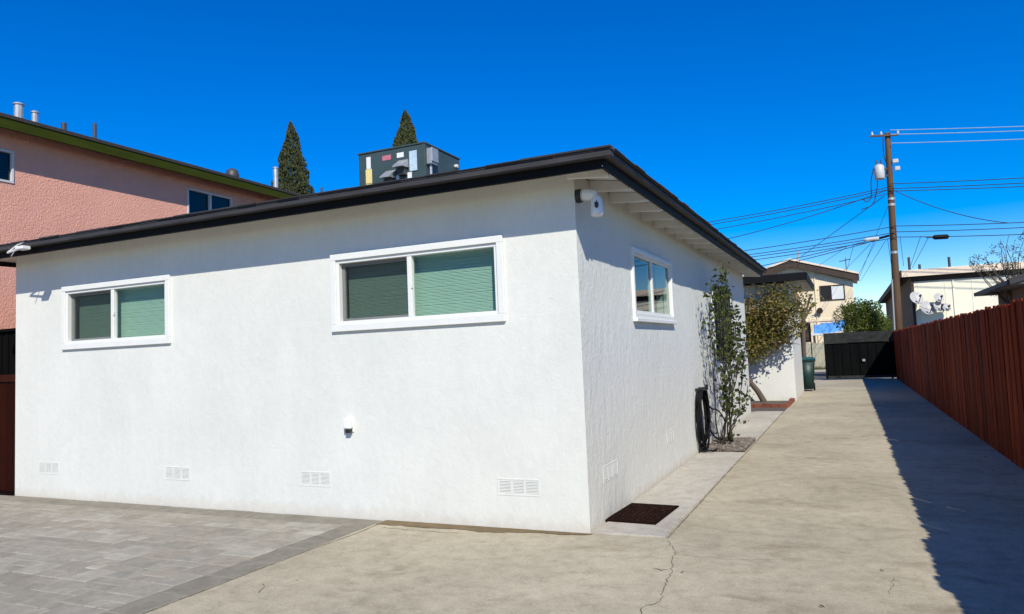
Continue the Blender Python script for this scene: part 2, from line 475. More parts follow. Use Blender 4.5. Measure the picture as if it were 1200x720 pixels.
def wall(u0, u1, v0, v1, holes, thick, f, shear=0.0, reveal=True):
    """a wall with rectangular openings: out face at d = 0, inner face at d = -thick"""
    us = sorted({u0, u1, *[h[0] for h in holes], *[h[1] for h in holes]})
    vs = sorted({v0, v1, *[h[2] for h in holes], *[h[3] for h in holes]})
    solid = lambda i, j: 0 <= i < len(us) - 1 and 0 <= j < len(vs) - 1 and not any(
        h[0] <= us[i] and us[i + 1] <= h[1] and h[2] <= vs[j] and vs[j + 1] <= h[3] for h in holes)
    bm = bmesh.new(); cache = {}
    def V(i, j, d):
        k = (i, j, d)
        if k not in cache:
            z = vs[j] + (shear * us[i] if vs[j] > 0.02 else 0)
            cache[k] = bm.verts.new(f(us[i], -thick * d, z))
        return cache[k]
    for i in range(len(us) - 1):
        for j in range(len(vs) - 1):
            if not solid(i, j): continue
            for d in (0, 1): bm.faces.new([V(i, j, d), V(i + 1, j, d), V(i + 1, j + 1, d), V(i, j + 1, d)])
            for (di, dj, a, b) in ((-1, 0, (i, j), (i, j + 1)), (1, 0, (i + 1, j), (i + 1, j + 1)), (0, -1, (i, j), (i + 1, j)), (0, 1, (i, j + 1), (i + 1, j + 1))):
                if not solid(i + di, j + dj):
                    bm.faces.new([V(*a, 0), V(*b, 0), V(*b, 1), V(*a, 1)])
    return bm

def ring(u0, u1, v0, v1, w, d0, d1, f, bev=0.003, wb=None, wt=None):
    wb = wb or w; wt = wt or w
    return B((u0, u1, d0, d1, v0, v0 + wb), (u0, u1, d0, d1, v1 - wt, v1),
             (u0, u0 + w, d0, d1, v0 + wb, v1 - wt), (u1 - w, u1, d0, d1, v0 + wb, v1 - wt), f=f, bev=bev)

def leaf_cloud(pts, size, up=0.0, asp=0.55, rnd=random):
    """a folded leaf (two triangles on each side of the midrib) at every point"""
    verts, faces = [], []
    for p in pts:
        s = size * rnd.uniform(0.6, 1.35)
        d = Vector((rnd.gauss(0, 1), rnd.gauss(0, 1), rnd.gauss(0, 1) + up)).normalized()
        n = d.cross(Vector((rnd.gauss(0, 1), rnd.gauss(0, 1), rnd.gauss(0, 1)))).normalized()
        w = n * s * asp * 0.5
        q = d.cross(n) * s * 0.12
        p = Vector(p); i = len(verts)
        verts += [p - d * s * 0.5, p + w + q, p + d * s * 0.5, p - w + q]
        faces += [(i, i + 1, i + 2), (i, i + 2, i + 3)]
    return verts, faces

# ------------------------------------------------------------------ ground and paving
def sheet(x0, x1, y0, y1, z, nx=1, ny=1):
    v = [(x0 + (x1 - x0) * i / nx, y0 + (y1 - y0) * j / ny, z) for j in range(ny + 1) for i in range(nx + 1)]
    f = [(j * (nx + 1) + i, j * (nx + 1) + i + 1, (j + 1) * (nx + 1) + i + 1, (j + 1) * (nx + 1) + i) for j in range(ny) for i in range(nx)]
    return v, f

struct('ground', sheet(-900, 900, -900, 900, -0.10), 'earth')
drive = struct('driveway', B((-2.045, 6.5, -16, 27.6, -0.25, 0.0)), 'concrete')
struct('road', B((-90, 90, 28.2, 37.6, -0.25, -0.03)), 'asphalt')
struct('kerb', B((-90, 90, 37.62, 37.8, -0.25, 0.09), bev=0.015), 'kerb')
struct('pavement_apron', B((-6, 8, 27.62, 28.18, -0.25, -0.012)), 'kerb')

# footing strip of darker old concrete along the front wall
rnd = random.Random(3)
vs, fs = [], []
nseg = 40
for i in range(nseg + 1):
    x = -2.03 + 2.05 * i / nseg
    vs += [(x, -0.001, 0.004), (x, -0.17 + 0.05 * noise.noise(Vector((x * 3, 0, 0))) + 0.03 * noise.noise(Vector((x * 11, 5, 0))) + 0.3 * max(0, i / nseg - 0.55), 0.004)]
for i in range(nseg): fs.append((2 * i, 2 * i + 1, 2 * i + 3, 2 * i + 2))
struct('concrete_strip', (vs, fs), 'concrete_strip')

# cracks: thin dark dirt-filled ribbons lying in the concrete
def crack(pts, w, seed, jit=0.012):
    rr = random.Random(seed); P = []
    for a, b in zip(pts[:-1], pts[1:]):
        a = Vector((*a, 0)); b = Vector((*b, 0)); n = max(2, int((b - a).length / 0.035))
        for k in range(n): P.append(a.lerp(b, k / n) + Vector((rr.uniform(-1, 1), rr.uniform(-1, 1), 0)) * jit)
    P.append(Vector((*pts[-1], 0)))
    v, f = [], []
    for i, p in enumerate(P):
        t = (P[min(i + 1, len(P) - 1)] - P[max(i - 1, 0)]).normalized(); s = Vector((-t.y, t.x, 0))
        ww = w * rr.uniform(0.35, 1.2) * (0.25 if i in (0, len(P) - 1) else 1)
        v += [(*(p + s * ww).xy, 0.0025), (*(p - s * ww).xy, 0.0025)]
    for i in range(len(P) - 1): f.append((2 * i, 2 * i + 1, 2 * i + 3, 2 * i + 2))
    return obj('crack', (v, f), 'crack', drive)
crack([(0.648, -0.026), (0.719, -0.193), (0.79, -0.374), (0.805, -0.534), (0.863, -0.881), (0.893, -1.211), (0.927, -1.451), (0.85, -1.586), (0.876, -1.75), (0.95, -2.6)], 0.0026, 1)
crack([(0.79, -0.38), (0.86, -0.41), (0.943, -0.425), (1.2, -0.44), (1.55, -0.36)], 0.0012, 2)
crack([(0.72, -0.80), (0.79, -0.83), (0.841, -0.815)], 0.006, 3)
crack([(0.945, -0.80), (0.925, -0.86)], 0.008, 4)
crack([(2.215, -0.57), (2.198, -0.72), (2.178, -0.93)], 0.0018, 5)
crack([(-2.02, -0.02), (-1.99, -0.5), (-2.03, -1.1), (-2.03, -2.2), (-2.03, -4.0)], 0.005, 6, 0.004)
crack([(-1.75, -1.9), (-1.66, -1.98), (-1.6, -2.1)], 0.003, 7)
crack([(-1.9, -0.26), (-1.5, -0.29), (-1.1, -0.27)], 0.004, 8)
crack([(0.64, 0.02), (0.64, 1.2), (0.635, 3.0), (0.64, 5.0), (0.63, 8.0), (0.63, 11.9)], 0.006, 9, 0.002)
crack([(0.7, 12.6), (1.2, 12.5), (1.9, 12.55), (3.7, 12.5)], 0.006, 10)
crack([(1.45, 4.6), (1.6, 4.62), (1.75, 4.6)], 0.008, 11)

# walk slabs, planting bed
struct('walk_slab', B((0.02, 0.62, 0.02, 4.98, -0.1, 0.014), bev=0.004), 'concrete_walk')
struct('walk_slab', B((0.02, 0.62, 6.55, 11.85, -0.1, 0.014), bev=0.004), 'concrete_walk')
struct('planting_bed', B((0.02, 0.61, 4.99, 6.54, -0.1, 0.012)), 'soil')
struct('planting_bed', B((-3.2, 0.64, 11.9, 15.28, -0.1, 0.008)), 'soil')
rr = random.Random(5)
cv, cf = [], []
for i in range(2600):
    x = rr.uniform(0.03, 0.6); y = rr.uniform(5.0, 6.53); z = 0.014 + rr.uniform(0, 0.03)
    a = rr.uniform(0, 6.28); l = rr.uniform(0.015, 0.05); w = rr.uniform(0.006, 0.016); t = rr.uniform(-0.4, 0.4)
    d = Vector((math.cos(a), math.sin(a), t)); s = Vector((-math.sin(a), math.cos(a), rr.uniform(-.3, .3)))
    c0 = Vector((x, y, z)); k = len(cv)
    cv += [c0 - d * l - s * w * .5, c0 + s * w, c0 + d * l, c0 - s * w, c0 + Vector((0, 0, w))]
    cf += [(k, k + 1, k + 4), (k + 1, k + 2, k + 4), (k + 2, k + 3, k + 4), (k + 3, k, k + 4)]
mulch = obj('bark_mulch', (cv, cf), 'mulch')
mulch['kind'] = 'stuff'; tag(mulch, 'dark bark chips covering the small bed under the climbing rose', 'mulch')

# pavers ---------------------------------------------------------------
patio = struct('paved_forecourt', B((-12, -2.047, -9, -0.0, -0.25, -0.012)), 'sand')
paver_mesh = {}
def paver_m(w, h, mat, key):
    k = (round(w, 3), round(h, 3), key)
    if k not in paver_mesh:
        bm = B((-w / 2, w / 2, -h / 2, h / 2, -0.05, 0.0)); 
        bmesh.ops.bevel(bm, geom=[e for e in bm.edges if all(v.co.z > -0.01 for v in e.verts)], offset=0.006, segments=1, affect='EDGES')
        me = bpy.data.meshes.new('paver'); bm.to_mesh(me); bm.free(); me.materials.append(M[mat]); paver_mesh[k] = me
    return paver_mesh[k]
def visible_paver(x, y):
    # wedge of the forecourt that the camera looks at (a little generous)
    return x > -9.2 and y > -3.0 and y > -2.99 + (-(x + 2.7)) * 0.585
rr = random.Random(11)
fv, ff = [], []
def put_paver(cx, cy, w, h, mat, name='paver'):
    dz = rr.uniform(-0.003, 0.002)
    if visible_paver(cx, cy):
        o = bpy.data.objects.new(name, paver_m(w - 0.006, h - 0.006, mat, mat)); C.objects.link(o)
        o.location = (cx, cy, dz); o.rotation_euler = (rr.uniform(-.004, .004), rr.uniform(-.004, .004), rr.uniform(-.006, .006))
        adopt(o, patio)
        return 1
    k = len(fv); a, b, g = w / 2 - 0.004, h / 2 - 0.004, 0.005
    fv.extend([(cx - a, cy - b, -0.01), (cx + a, cy - b, -0.01), (cx + a, cy + b, -0.01), (cx - a, cy + b, -0.01),
               (cx - a + g, cy - b + g, dz), (cx + a - g, cy - b + g, dz), (cx + a - g, cy + b - g, dz), (cx - a + g, cy + b - g, dz)])
    ff.extend([tuple(k + i for i in q) for q in ((4, 5, 6, 7), (0, 1, 5, 4), (1, 2, 6, 5), (2, 3, 7, 6), (3, 0, 4, 7))])
    return 0
npav = 0
# dark soldier borders
x = -2.06
while x > -11.5:
    npav += put_paver(x - 0.2, -0.135, 0.4, 0.26, 'paver_dark', 'border_paver'); x -= 0.4
y = -0.275
while y > -8.8:
    npav += put_paver(-2.055 - 0.135, y - 0.2, 0.27, 0.4, 'paver_dark', 'border_paver'); y -= 0.4
# field: random packing on a 15 cm module
mod = 0.125
NX, NY = 74, 68
used = [[False] * NY for _ in range(NX)]
for j in range(NY):
    for i in range(NX):
        if used[i][j]: continue
        opts = [(2, 1), (2, 2), (3, 2), (1, 1), (2, 1), (3, 1), (2, 2)]
        rr.shuffle(opts)
        for (a, b) in opts + [(1, 1)]:
            if i + a <= NX and j + b <= NY and not any(used[i + p][j + q] for p in range(a) for q in range(b)):
                break
        for p in range(a):
            for q in range(b): used[i + p][j + q] = True
        cx = -2.33 - (i + a / 2) * mod; cy = -0.27 - (j + b / 2) * mod
        npav += put_paver(cx, cy, a * mod, b * mod, 'paver')
print('pavers as objects', npav)
obj('paver_field', (fv, ff), 'paver_far', patio, kind='stuff')

# ------------------------------------------------------------------ the white house
KS = 0.012       # the eave climbs slightly against the driveway
house = thing('white_house', 'white stucco single-storey house with black roof edge and green-glazed windows', 'house', (-3.83, 5.6, 0))
W1 = (-2.60, -0.693, 1.813, 2.585)
W2 = (-6.72, -4.858, 1.803, 2.58)
hole = lambda w, k=0.05: (w[0] + k, w[1] - k, w[2] + k, w[3] - k)
WS1 = (1.70, 3.62, 1.815, 2.61)
WS2 = (6.75, 8.95, 1.12, 2.60)
VF = [(-7.20, -6.80), (-4.985, -4.59), (-3.06, -2.675), (-0.845, -0.44)]
VSd = [(0.41, 0.87), (2.95, 3.31)]
VZ = (0.285, 0.435)
obj('wall', wall(-7.66, -0.002, -0.1, 3.05, [hole(W1), hole(W2)] + [(a + .02, b - .02, VZ[0] + .02, VZ[1] - .02) for a, b in VF], 0.18, FRONT), 'stucco', house)
obj('wall', wall(0.0, 11.2, -0.1, 3.06, [hole(WS1), hole(WS2)] + [(a + .02, b - .02, VZ[0] + .06, VZ[1] + .02) for a, b in VSd], 0.18, lambda u, d, v: (d, u if u > 0 else 0.0015, v), shear=KS), 'stucco_rough', house)
obj('wall', B((-7.66, -7.48, 0.18, 11.2, -0.1, 3.1)), 'stucco', house)
obj('wall', B((-7.47, -0.19, 11.0, 11.2, -0.1, 3.2)), 'stucco', house)
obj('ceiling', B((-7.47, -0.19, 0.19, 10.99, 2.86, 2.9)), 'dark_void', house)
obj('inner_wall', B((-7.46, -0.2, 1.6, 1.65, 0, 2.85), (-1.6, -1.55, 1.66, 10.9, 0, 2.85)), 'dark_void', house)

def front_window(w):
    u0, u1, v0, v1 = w
    root = obj('window', ring(u0, u1, v0, v1, 0.062, -0.03, 0.032, FRONT, 0.004, wb=0.07), 'vinyl', house)
    a0, a1, b0, b1 = u0 + 0.062, u1 - 0.062, v0 + 0.07, v1 - 0.062
    obj('frame', ring(a0, a1, b0, b1, 0.032, -0.085, 0.012, FRONT, 0.003), 'vinyl', root)
    mid = a0 + (a1 - a0) * 0.475
    obj('mullion', B((mid - 0.02, mid + 0.03, -0.05, 0.008, b0 + 0.032, b1 - 0.032), f=FRONT, bev=0.003), 'vinyl', root)
    # sliding sash on the left, set deeper, insect screen in front of it
    obj('sash', ring(a0 + 0.033, mid - 0.021, b0 + 0.033, b1 - 0.033, 0.026, -0.075, -0.045, FRONT, 0.002, wt=0.03), 'vinyl_grey', root)
    obj('pane', B((a0 + 0.058, mid - 0.046, -0.064, -0.058, b0 + 0.058, b1 - 0.062), f=FRONT), 'glass_green', root)
    obj('screen', B((a0 + 0.035, mid - 0.022, -0.036, -0.034, b0 + 0.034, b1 - 0.034), f=FRONT), 'screen', root)
    obj('pane', B((mid + 0.031, a1 - 0.033, -0.036, -0.030, b0 + 0.033, b1 - 0.033), f=FRONT), 'glass_green', root)
    obj('latch', B((mid + 0.028, mid + 0.04, 0.0, 0.02, (b0 + b1) / 2 - 0.02, (b0 + b1) / 2 + 0.03), f=FRONT, bev=0.003), 'vinyl', root)
    # horizontal blind, one slat above another, behind both panes
    rr = random.Random(int(u0 * 100)); vv, ff = [], []
    v = b1 - 0.045
    obj('headrail', B((a0 + 0.035, a1 - 0.035, -0.165, -0.13, b1 - 0.04, b1 - 0.002), f=FRONT), 'vinyl', root)
    while v > b0 - 0.01:
        tl = rr.uniform(-0.0015, 0.0015)
        k = len(vv); nn = 8
        for i in range(nn + 1):
            u = a0 + 0.036 + (a1 - a0 - 0.072) * i / nn
            sag = rr.uniform(-0.001, 0.001)
            for (dd, dv) in ((-0.138, -0.0075), (-0.1405, 0.0005), (-0.146, 0.0075)):
                vv.append(FRONT(u, dd, v + dv + sag + tl))
        for i in range(nn):
            for q in range(2):
                a = k + i * 3 + q; ff.append((a, a + 3, a + 4, a + 1))
        v -= 0.0132
    obj('blind', (vv, ff), 'blind', root, kind='stuff')
    return root
front_window(W1)
front_window(W2)

def side_window(w, tall=False):
    u0, u1, v0, v1 = w
    f = lambda u, d, v: (d, u, v + KS * u * 0.6)
    fr = 'vinyl' if not tall else 'metal_dark'
    root = obj('window', ring(u0, u1, v0, v1, 0.05, -0.03, 0.03, f, 0.004, wb=0.085), 'vinyl', house)
    obj('sill', B((u0 - 0.02, u1 + 0.02, 0.0, 0.055, v0 - 0.01, v0 + 0.03), f=f, bev=0.004), 'vinyl', root)
    a0, a1, b0, b1 = u0 + 0.05, u1 - 0.05, v0 + 0.085, v1 - 0.05
    obj('frame', ring(a0, a1, b0, b1, 0.03, -0.085, 0.006, f, 0.003), fr, root)
    mid = (a0 + a1) / 2
    obj('mullion', B((mid - 0.03, mid + 0.03, -0.06, -0.004, b0 + 0.03, b1 - 0.03), f=f, bev=0.003), fr, root)
    obj('pane', B((a0 + 0.031, mid - 0.031, -0.03, -0.024, b0 + 0.031, b1 - 0.031), f=f), 'glass_dark', root)
    obj('pane', B((mid + 0.031, a1 - 0.031, -0.016, -0.010, b0 + 0.031, b1 - 0.031), f=f), 'glass_dark', root)
    if tall:
        obj('screen', B((a0 + 0.03, a1 - 0.03, -0.003, -0.001, b0 + 0.03, b1 - 0.03), f=f), 'glare_sheet', root)  # dark film added over both panes to suppress their reflection
        for k in range(1, 8):
            u = a0 + (a1 - a0) * k / 8
            obj('grille_bar', T([f(u, 0.045, b0 - 0.02), f(u, 0.045, b1 + 0.02)], 0.008, 5), 'metal_dark', root)
side_window(WS1)
side_window(WS2, True)

def foundation_vent(u0, u1, v0, v1, f):
    root = obj('vent', ring(u0, u1, v0, v1, 0.014, -0.03, 0.003, f, 0.0015), 'stucco', house)
    w3 = (u1 - u0 - 0.036) / 3
    for k in (1, 2):
        u = u0 + 0.018 + w3 * k
        obj('divider', B((u - 0.011, u + 0.011, -0.03, 0.0025, v0 + 0.014, v1 - 0.014), f=f), 'stucco', root)
    bm = bmesh.new(); n = 9; h = (v1 - v0 - 0.036) / n
    for k in range(3):
        a = u0 + 0.018 + w3 * k + (0.011 if k else 0); b = u0 + 0.018 + w3 * (k + 1) - (0.011 if k < 2 else 0)
        for i in range(n):
            z = v0 + 0.018 + h * i
            p = [(a, -0.010, z + h * 1.28), (a, -0.008, z + h * 1.3), (a, 0.002, z + h * 0.5), (a, 0.002, z + h * 0.3)]
            vs0 = [bm.verts.new(f(*q)) for q in p]; vs1 = [bm.verts.new(f(b, q[1], q[2])) for q in p]
            for s in range(4): bm.faces.new((vs0[s], vs0[(s + 1) % 4], vs1[(s + 1) % 4], vs1[s]))
    obj('louvre', bm, 'stucco', root, kind='stuff')
    obj('recess_shade', B((u0 + 0.021, u1 - 0.021, -0.17, -0.04, v0 + 0.021, v1 - 0.021), f=f), 'dark_void', root)  # near-black block puts the shade inside the vent into colour
for a, b in VF: foundation_vent(a, b, *VZ, FRONT)
for a, b in VSd: foundation_vent(a, b, VZ[0] + 0.05 , VZ[1] + 0.05, lambda u, d, v: (d, u, v + KS * u))

# roof ------------------------------------------------------------------
EX, EY = 0.39, -0.38                 # fascia face
YB = 11.62
zt = lambda y: KS * max(0.0, y)
def sh(bm):
    for v in bm.verts: v.co.z += zt(v.co.y)
    return bm
XL = -8.05
def roof_bm(off, z0, thick):
    x0, x1, y0, y1 = XL - off, EX + off, EY - off, YB + off
    hx = (x0 + x1) / 2; run = (x1 - x0) / 2; rise = run * 0.145
    low = [(x0, y0, z0), (x1, y0, z0), (x1, y1, z0), (x0, y1, z0)]
    rd = [(hx, y0 + run, z0 + rise), (hx, y1 - run, z0 + rise)]
    bm = bmesh.new()
    top = [bm.verts.new((p[0], p[1], p[2] + thick)) for p in low + rd]
    bot = [bm.verts.new(p) for p in low + rd]
    for s in (top, bot):
        bm.faces.new((s[0], s[1], s[4])); bm.faces.new((s[1], s[2], s[5], s[4])); bm.faces.new((s[2], s[3], s[5])); bm.faces.new((s[3], s[0], s[4], s[5]))
    for i in range(4): bm.faces.new((top[i], top[(i + 1) % 4], bot[(i + 1) % 4], bot[i]))
    return sh(bm)
roof = obj('roof', roof_bm(0.09, 3.0775, 0.014), 'shingle', house)
obj('roof_deck', roof_bm(-0.031, 3.02, 0.04), 'soffit', roof)
# fascia boards: two long boards with a joint, drip edge standing proud above
def split(bs, mat, name):
    for b in bs: obj(name, sh(B(b, bev=0.004)), mat, roof)
split([(-3.9, EX, EY, EY + 0.03, 2.958, 3.06), (XL, -3.903, EY + 0.001, EY + 0.03, 2.959, 3.06)], 'black_trim', 'fascia')
split([(EX - 0.03, EX + 0.0005, EY + 0.032, 5.6, 2.958, 3.06), (EX - 0.03, EX - 0.001, 5.603, YB, 2.959, 3.06), (XL, XL + 0.03, EY + 0.032, YB, 2.958, 3.06)], 'black_trim', 'fascia')
split([(XL - 0.08, EX + 0.082, EY - 0.085, EY - 0.0005, 3.03, 3.077)], 'grey_trim', 'drip_edge')
split([(EX + 0.001, EX + 0.07, EY + 0.0005, YB + 0.05, 3.036, 3.0765)], 'grey_trim', 'drip_edge')
# ragged starter course of shingles along the visible eaves
rr = random.Random(21); bm = bmesh.new()
x = XL
while x < EX:
    w = rr.uniform(0.22, 0.34); d = rr.uniform(0, 0.012); h = rr.uniform(0.004, 0.014)
    bx(bm, x, min(x + w - 0.006, EX + 0.09), EY - 0.098 - d, EY - 0.02, 3.0925, 3.0935 + h); x += w
y = EY
while y < YB:
    w = rr.uniform(0.22, 0.34); d = rr.uniform(0, 0.012); h = rr.uniform(0.004, 0.014)
    bx(bm, EX + 0.02, EX + 0.098 + d, y, y + w - 0.006, 3.0928, 3.0938 + h); y += w
obj('shingle_course', sh(bm), 'shingle', roof, kind='stuff')
# exposed rafter tails along the side eave and the front eave
k = 0
y = -0.18
while y < 11.5:
    bm = bmesh.new(); z1 = 3.018
    poly_prism(bm, [(0.001, y, z1 + 0.055), (EX - 0.032, y, z1), (EX - 0.032, y, z1 - 0.085), (0.001, y, z1 - 0.05)], (0, 0.04, 0))
    obj('rafter_tail', sh(bm), 'soffit', roof); y += 0.61
obj('screw_cap', T([(EX - 0.012, EY - 0.001, 2.975), (EX - 0.012, EY - 0.010, 2.975)], 0.004, 8), 'white_plastic', roof)

# extension with its own low roof at the far end --------------------------
annexe = thing('house_annexe', 'white annexe with dark flat eave projecting behind the tree at the house end', 'house', (-1.5, 17.2, 0))
obj('wall', B((-4.5, 0.70, 15.3, 15.48, -0.1, 3.2)), 'stucco', annexe)
obj('wall', B((0.52, 0.702, 15.481, 19.1, -0.1, 3.2)), 'stucco_rough', annexe)
obj('wall', B((-4.5, 0.51, 18.9, 19.1, -0.1, 3.2)), 'stucco', annexe)
obj('wall', B((-4.5, -4.32, 11.3, 18.88, -0.1, 3.2)), 'stucco', annexe)
er = obj('roof', B((-4.9, 1.16, 14.78, 19.5, 3.30, 3.42)), 'shingle', annexe)
obj('fascia', B((-4.9, 1.16, 14.74, 14.778, 3.20, 3.40), bev=0.004), 'black_trim', er)
obj('fascia', B((1.162, 1.2, 14.74, 19.5, 3.20, 3.40), bev=0.004), 'black_trim', er)
obj('soffit', B((-4.9, 1.15, 14.79, 19.49, 3.27, 3.298)), 'soffit', er)
for k in range(7):
    y = 15.0 + k * 0.7
    obj('rafter_tail', B((0.704, 1.14, y, y + 0.04, 3.19, 3.268)), 'soffit', er)
for k in range(6):
    x = -0.5 + k * 0.28
    obj('rafter_tail', B((x, x + 0.04, 14.79, 15.298, 3.19, 3.267)), 'soffit', er)
el = obj('wall_light', T([(0.703, 17.6, 2.75), (0.80, 17.6, 2.75)], 0.05, 8), 'black_plastic', annexe)
obj('lamp', T([(0.80, 17.6, 2.80), (0.83, 17.55, 2.62)], [0.045, 0.07], 8), 'galv', el)

# ------------------------------------------------------------------ things on the house
t = thing('power_outlet_cover', 'white weatherproof outlet cover with black underside on the front wall', 'outlet', (-2.42, -0.03, 0.86))
obj('back_plate', B((-2.462, -2.373, 0.001, 0.012, 0.83, 0.975), f=FRONT, bev=0.003), 'white_plastic', t)
obj('cover', B((-2.458, -2.377, 0.0125, 0.075, 0.862, 0.97), f=FRONT, bev=0.012), 'white_plastic', t)
obj('cord_opening', B((-2.445, -2.387, 0.0125, 0.06, 0.822, 0.8615), f=FRONT, bev=0.006), 'black_plastic', t)

t = thing('security_camera', 'white pan-tilt security camera on a dark mount under the side eave', 'camera', (0.1, 0.08, 2.8))
obj('mount', T([(0.001, 0.055, 2.86), (0.045, 0.055, 2.86)], 0.06, 16), 'black_plastic', t)
arm = obj('arm', T([(0.046, 0.055, 2.862), (0.09, 0.057, 2.862), (0.15, 0.06, 2.852), (0.175, 0.062, 2.84)], [0.05, 0.05, 0.045, 0.03], 12), 'white_plastic', t, True)
hd = obj('head', T([(0.175, 0.062, 2.845), (0.175, 0.062, 2.81), (0.175, 0.062, 2.70), (0.175, 0.062, 2.67), (0.175, 0.062, 2.664)], [0.025, 0.052, 0.055, 0.05, 0.03], 16), 'white_plastic', t, True)
obj('lens', T([(0.188, 0.014, 2.79), (0.189, 0.009, 2.775), (0.189, 0.009, 2.745), (0.188, 0.014, 2.73)], [0.008, 0.018, 0.018, 0.008], 10), 'black_plastic', hd)
obj('antenna', T([(0.10, 0.10, 2.87), (0.16, 0.22, 2.80)], 0.008, 6), 'white_plastic', arm)

t = thing('eave_light_bracket', 'small white metal bracket clipped to the black fascia above the left window', 'bracket', (-6.9, -0.45, 3.0))
obj('clip', T([(-7.06, -0.462, 2.995), (-6.86, -0.462, 3.07), (-6.74, -0.462, 3.09)], 0.010, 6), 'white_plastic', t)
obj('clip', T([(-7.06, -0.462, 2.992), (-6.66, -0.52, 3.01)], 0.012, 6), 'white_plastic', t)
obj('plate', B((-6.78, -6.64, -0.55, -0.449, 2.99, 3.03), bev=0.006), 'white_plastic', t)
obj('clip', T([(-6.86, -0.465, 3.06), (-6.93, -0.50, 2.93)], 0.006, 6), 'galv', t)

# rooftop air conditioner ------------------------------------------------
ac = thing('rooftop_air_conditioner', 'slate grey packaged air conditioner standing on the black roof', 'air conditioner', (-4.52, 4.6, 3.8))
AX0, AX1, AY0, AY1, AZ0, AZ1 = -5.16, -3.88, 4.0, 5.16, 3.98, 4.95
obj('cabinet', B((AX0, AX1, AY0, AY1, AZ0, AZ1), bev=0.008), 'ac_paint', ac)
obj('lid', B((AX0 - 0.015, AX1 + 0.015, AY0 - 0.015, AY1 + 0.015, AZ1 + 0.001, AZ1 + 0.03), bev=0.006), 'ac_paint', ac)
obj('curb', B((AX0 + 0.06, AX1 - 0.06, AY0 + 0.06, AY1 - 0.06, 3.6, AZ0 - 0.001)), 'galv', ac)
obj('corner_post', B((AX1 - 0.05, AX1 + 0.006, AY0 - 0.006, AY0 + 0.05, AZ0, AZ1), bev=0.003), 'ac_paint', ac)
obj('panel', B((-4.62, -4.10, 3.988, 3.9985, 4.05, 4.70), bev=0.003), 'ac_paint', ac)
for (a, b, z0, z1, mname) in [(-5.0, -4.915, 4.69, 4.89, 'sticker_white'), (-5.02, -4.895, 4.45, 4.685, 'sticker_yellow'), (-5.02, -4.9, 4.33, 4.44, 'sticker_yellow'),
                       (-4.685, -4.515, 4.785, 4.865, 'sticker_red'), (-4.40, -4.27, 4.79, 4.87, 'sticker_white'), (-4.158, -4.015, 4.535, 4.86, 'sticker_blue'),
                       (-4.42, -4.36, 4.33, 4.50, 'sticker_white'), (-4.20, -4.12, 4.33, 4.52, 'sticker_white')]:
    yy = 3.985 if -4.62 < a < -4.1 and z0 < 4.7 else 3.9965
    obj('label_plate', B((a, b, yy - 0.0015, yy, z0, z1)), mname, ac)
for (hx, hz) in [(-4.52, 4.50), (-4.27, 4.64)]:
    bm = bmesh.new(); poly_prism(bm, [(hx - 0.095, 3.987, hz + 0.10), (hx - 0.095, 3.80, hz - 0.03), (hx - 0.095, 3.80, hz - 0.05), (hx - 0.095, 3.987, hz - 0.04)], (0.19, 0, 0))
    hd = obj('flue_hood', bm, 'galv', ac)
    obj('flue', B((hx - 0.07, hx + 0.07, 3.90, 3.984, hz - 0.16, hz - 0.042)), 'metal_dark', hd)
db = obj('disconnect_box', B((AX1 + 0.008, AX1 + 0.1, 4.04, 4.23, 4.62, 4.88), bev=0.006), 'galv', ac)
obj('cover', B((AX1 + 0.101, AX1 + 0.118, 4.035, 4.235, 4.66, 4.885), bev=0.004), 'galv', db)
obj('conduit', T([(AX1 + 0.05, 4.10, 4.62), (AX1 + 0.05, 4.10, 3.9), (AX1 + 0.05, 4.5, 3.85)], 0.022, 8), 'galv', ac)
obj('knob', T([(AX1 + 0.001, 5.0, 4.80), (AX1 + 0.05, 5.0, 4.80)], 0.03, 8), 'white_plastic', ac)

# hose, mat --------------------------------------------------------------
hose = thing('garden_hose', 'coiled black garden hose hanging on the side wall beside the rose', 'hose', (0.07, 4.95, 0.5))
obj('hook', B((0.001, 0.16, 4.86, 5.04, 0.90, 0.93), (0.145, 0.16, 4.86, 5.04, 0.931, 0.98), bev=0.003), 'black_plastic', hose)
rr = random.Random(4); pts = []
for k in range(11 * 24):
    a = 2 * math.pi * k / 24; lap = k / 24
    ry = 0.25 + 0.035 * math.sin(lap * 2.1); rz = 0.40 + 0.05 * math.sin(lap * 1.7 + 1)
    pts.append((0.04 + 0.08 * ((lap * 0.37) % 1.0) + 0.02 * math.sin(a), 4.96 + ry * math.sin(a), 0.935 - rz + rz * math.cos(a) - 0.02 * abs(math.sin(a * 0.5))))
obj('coil', T(pts, 0.011, 6), 'rubber', hose, True)
pts = [(0.10, 5.1, 0.8), (0.13, 5.3, 0.62), (0.18, 5.65, 0.55), (0.22, 5.95, 0.38), (0.22, 5.98, 0.2), (0.2, 5.75, 0.1), (0.16, 5.45, 0.16), (0.12, 5.2, 0.3), (0.1, 5.05, 0.42)]
def smooth_pts(p, n=6):
    p = [Vector(q) for q in p]; o = []
    for i in range(len(p) - 1):
        a, b, c, d = p[max(i - 1, 0)], p[i], p[i + 1], p[min(i + 2, len(p) - 1)]
        for k in range(n):
            s = k / n
            o.append(0.5 * ((2 * b) + (-a + c) * s + (2 * a - 5 * b + 4 * c - d) * s * s + (-a + 3 * b - 3 * c + d) * s ** 3))
    o.append(p[-1]); return o
obj('loose_loop', T(smooth_pts(pts), 0.011, 6), 'rubber', hose, True)
obj('tail', T(smooth_pts([(0.08, 4.9, 0.2), (0.06, 4.83, 0.1), (0.07, 4.8, 0.045), (0.2, 4.9, 0.043), (0.25, 5.2, 0.04)]), 0.011, 6), 'rubber', hose, True)

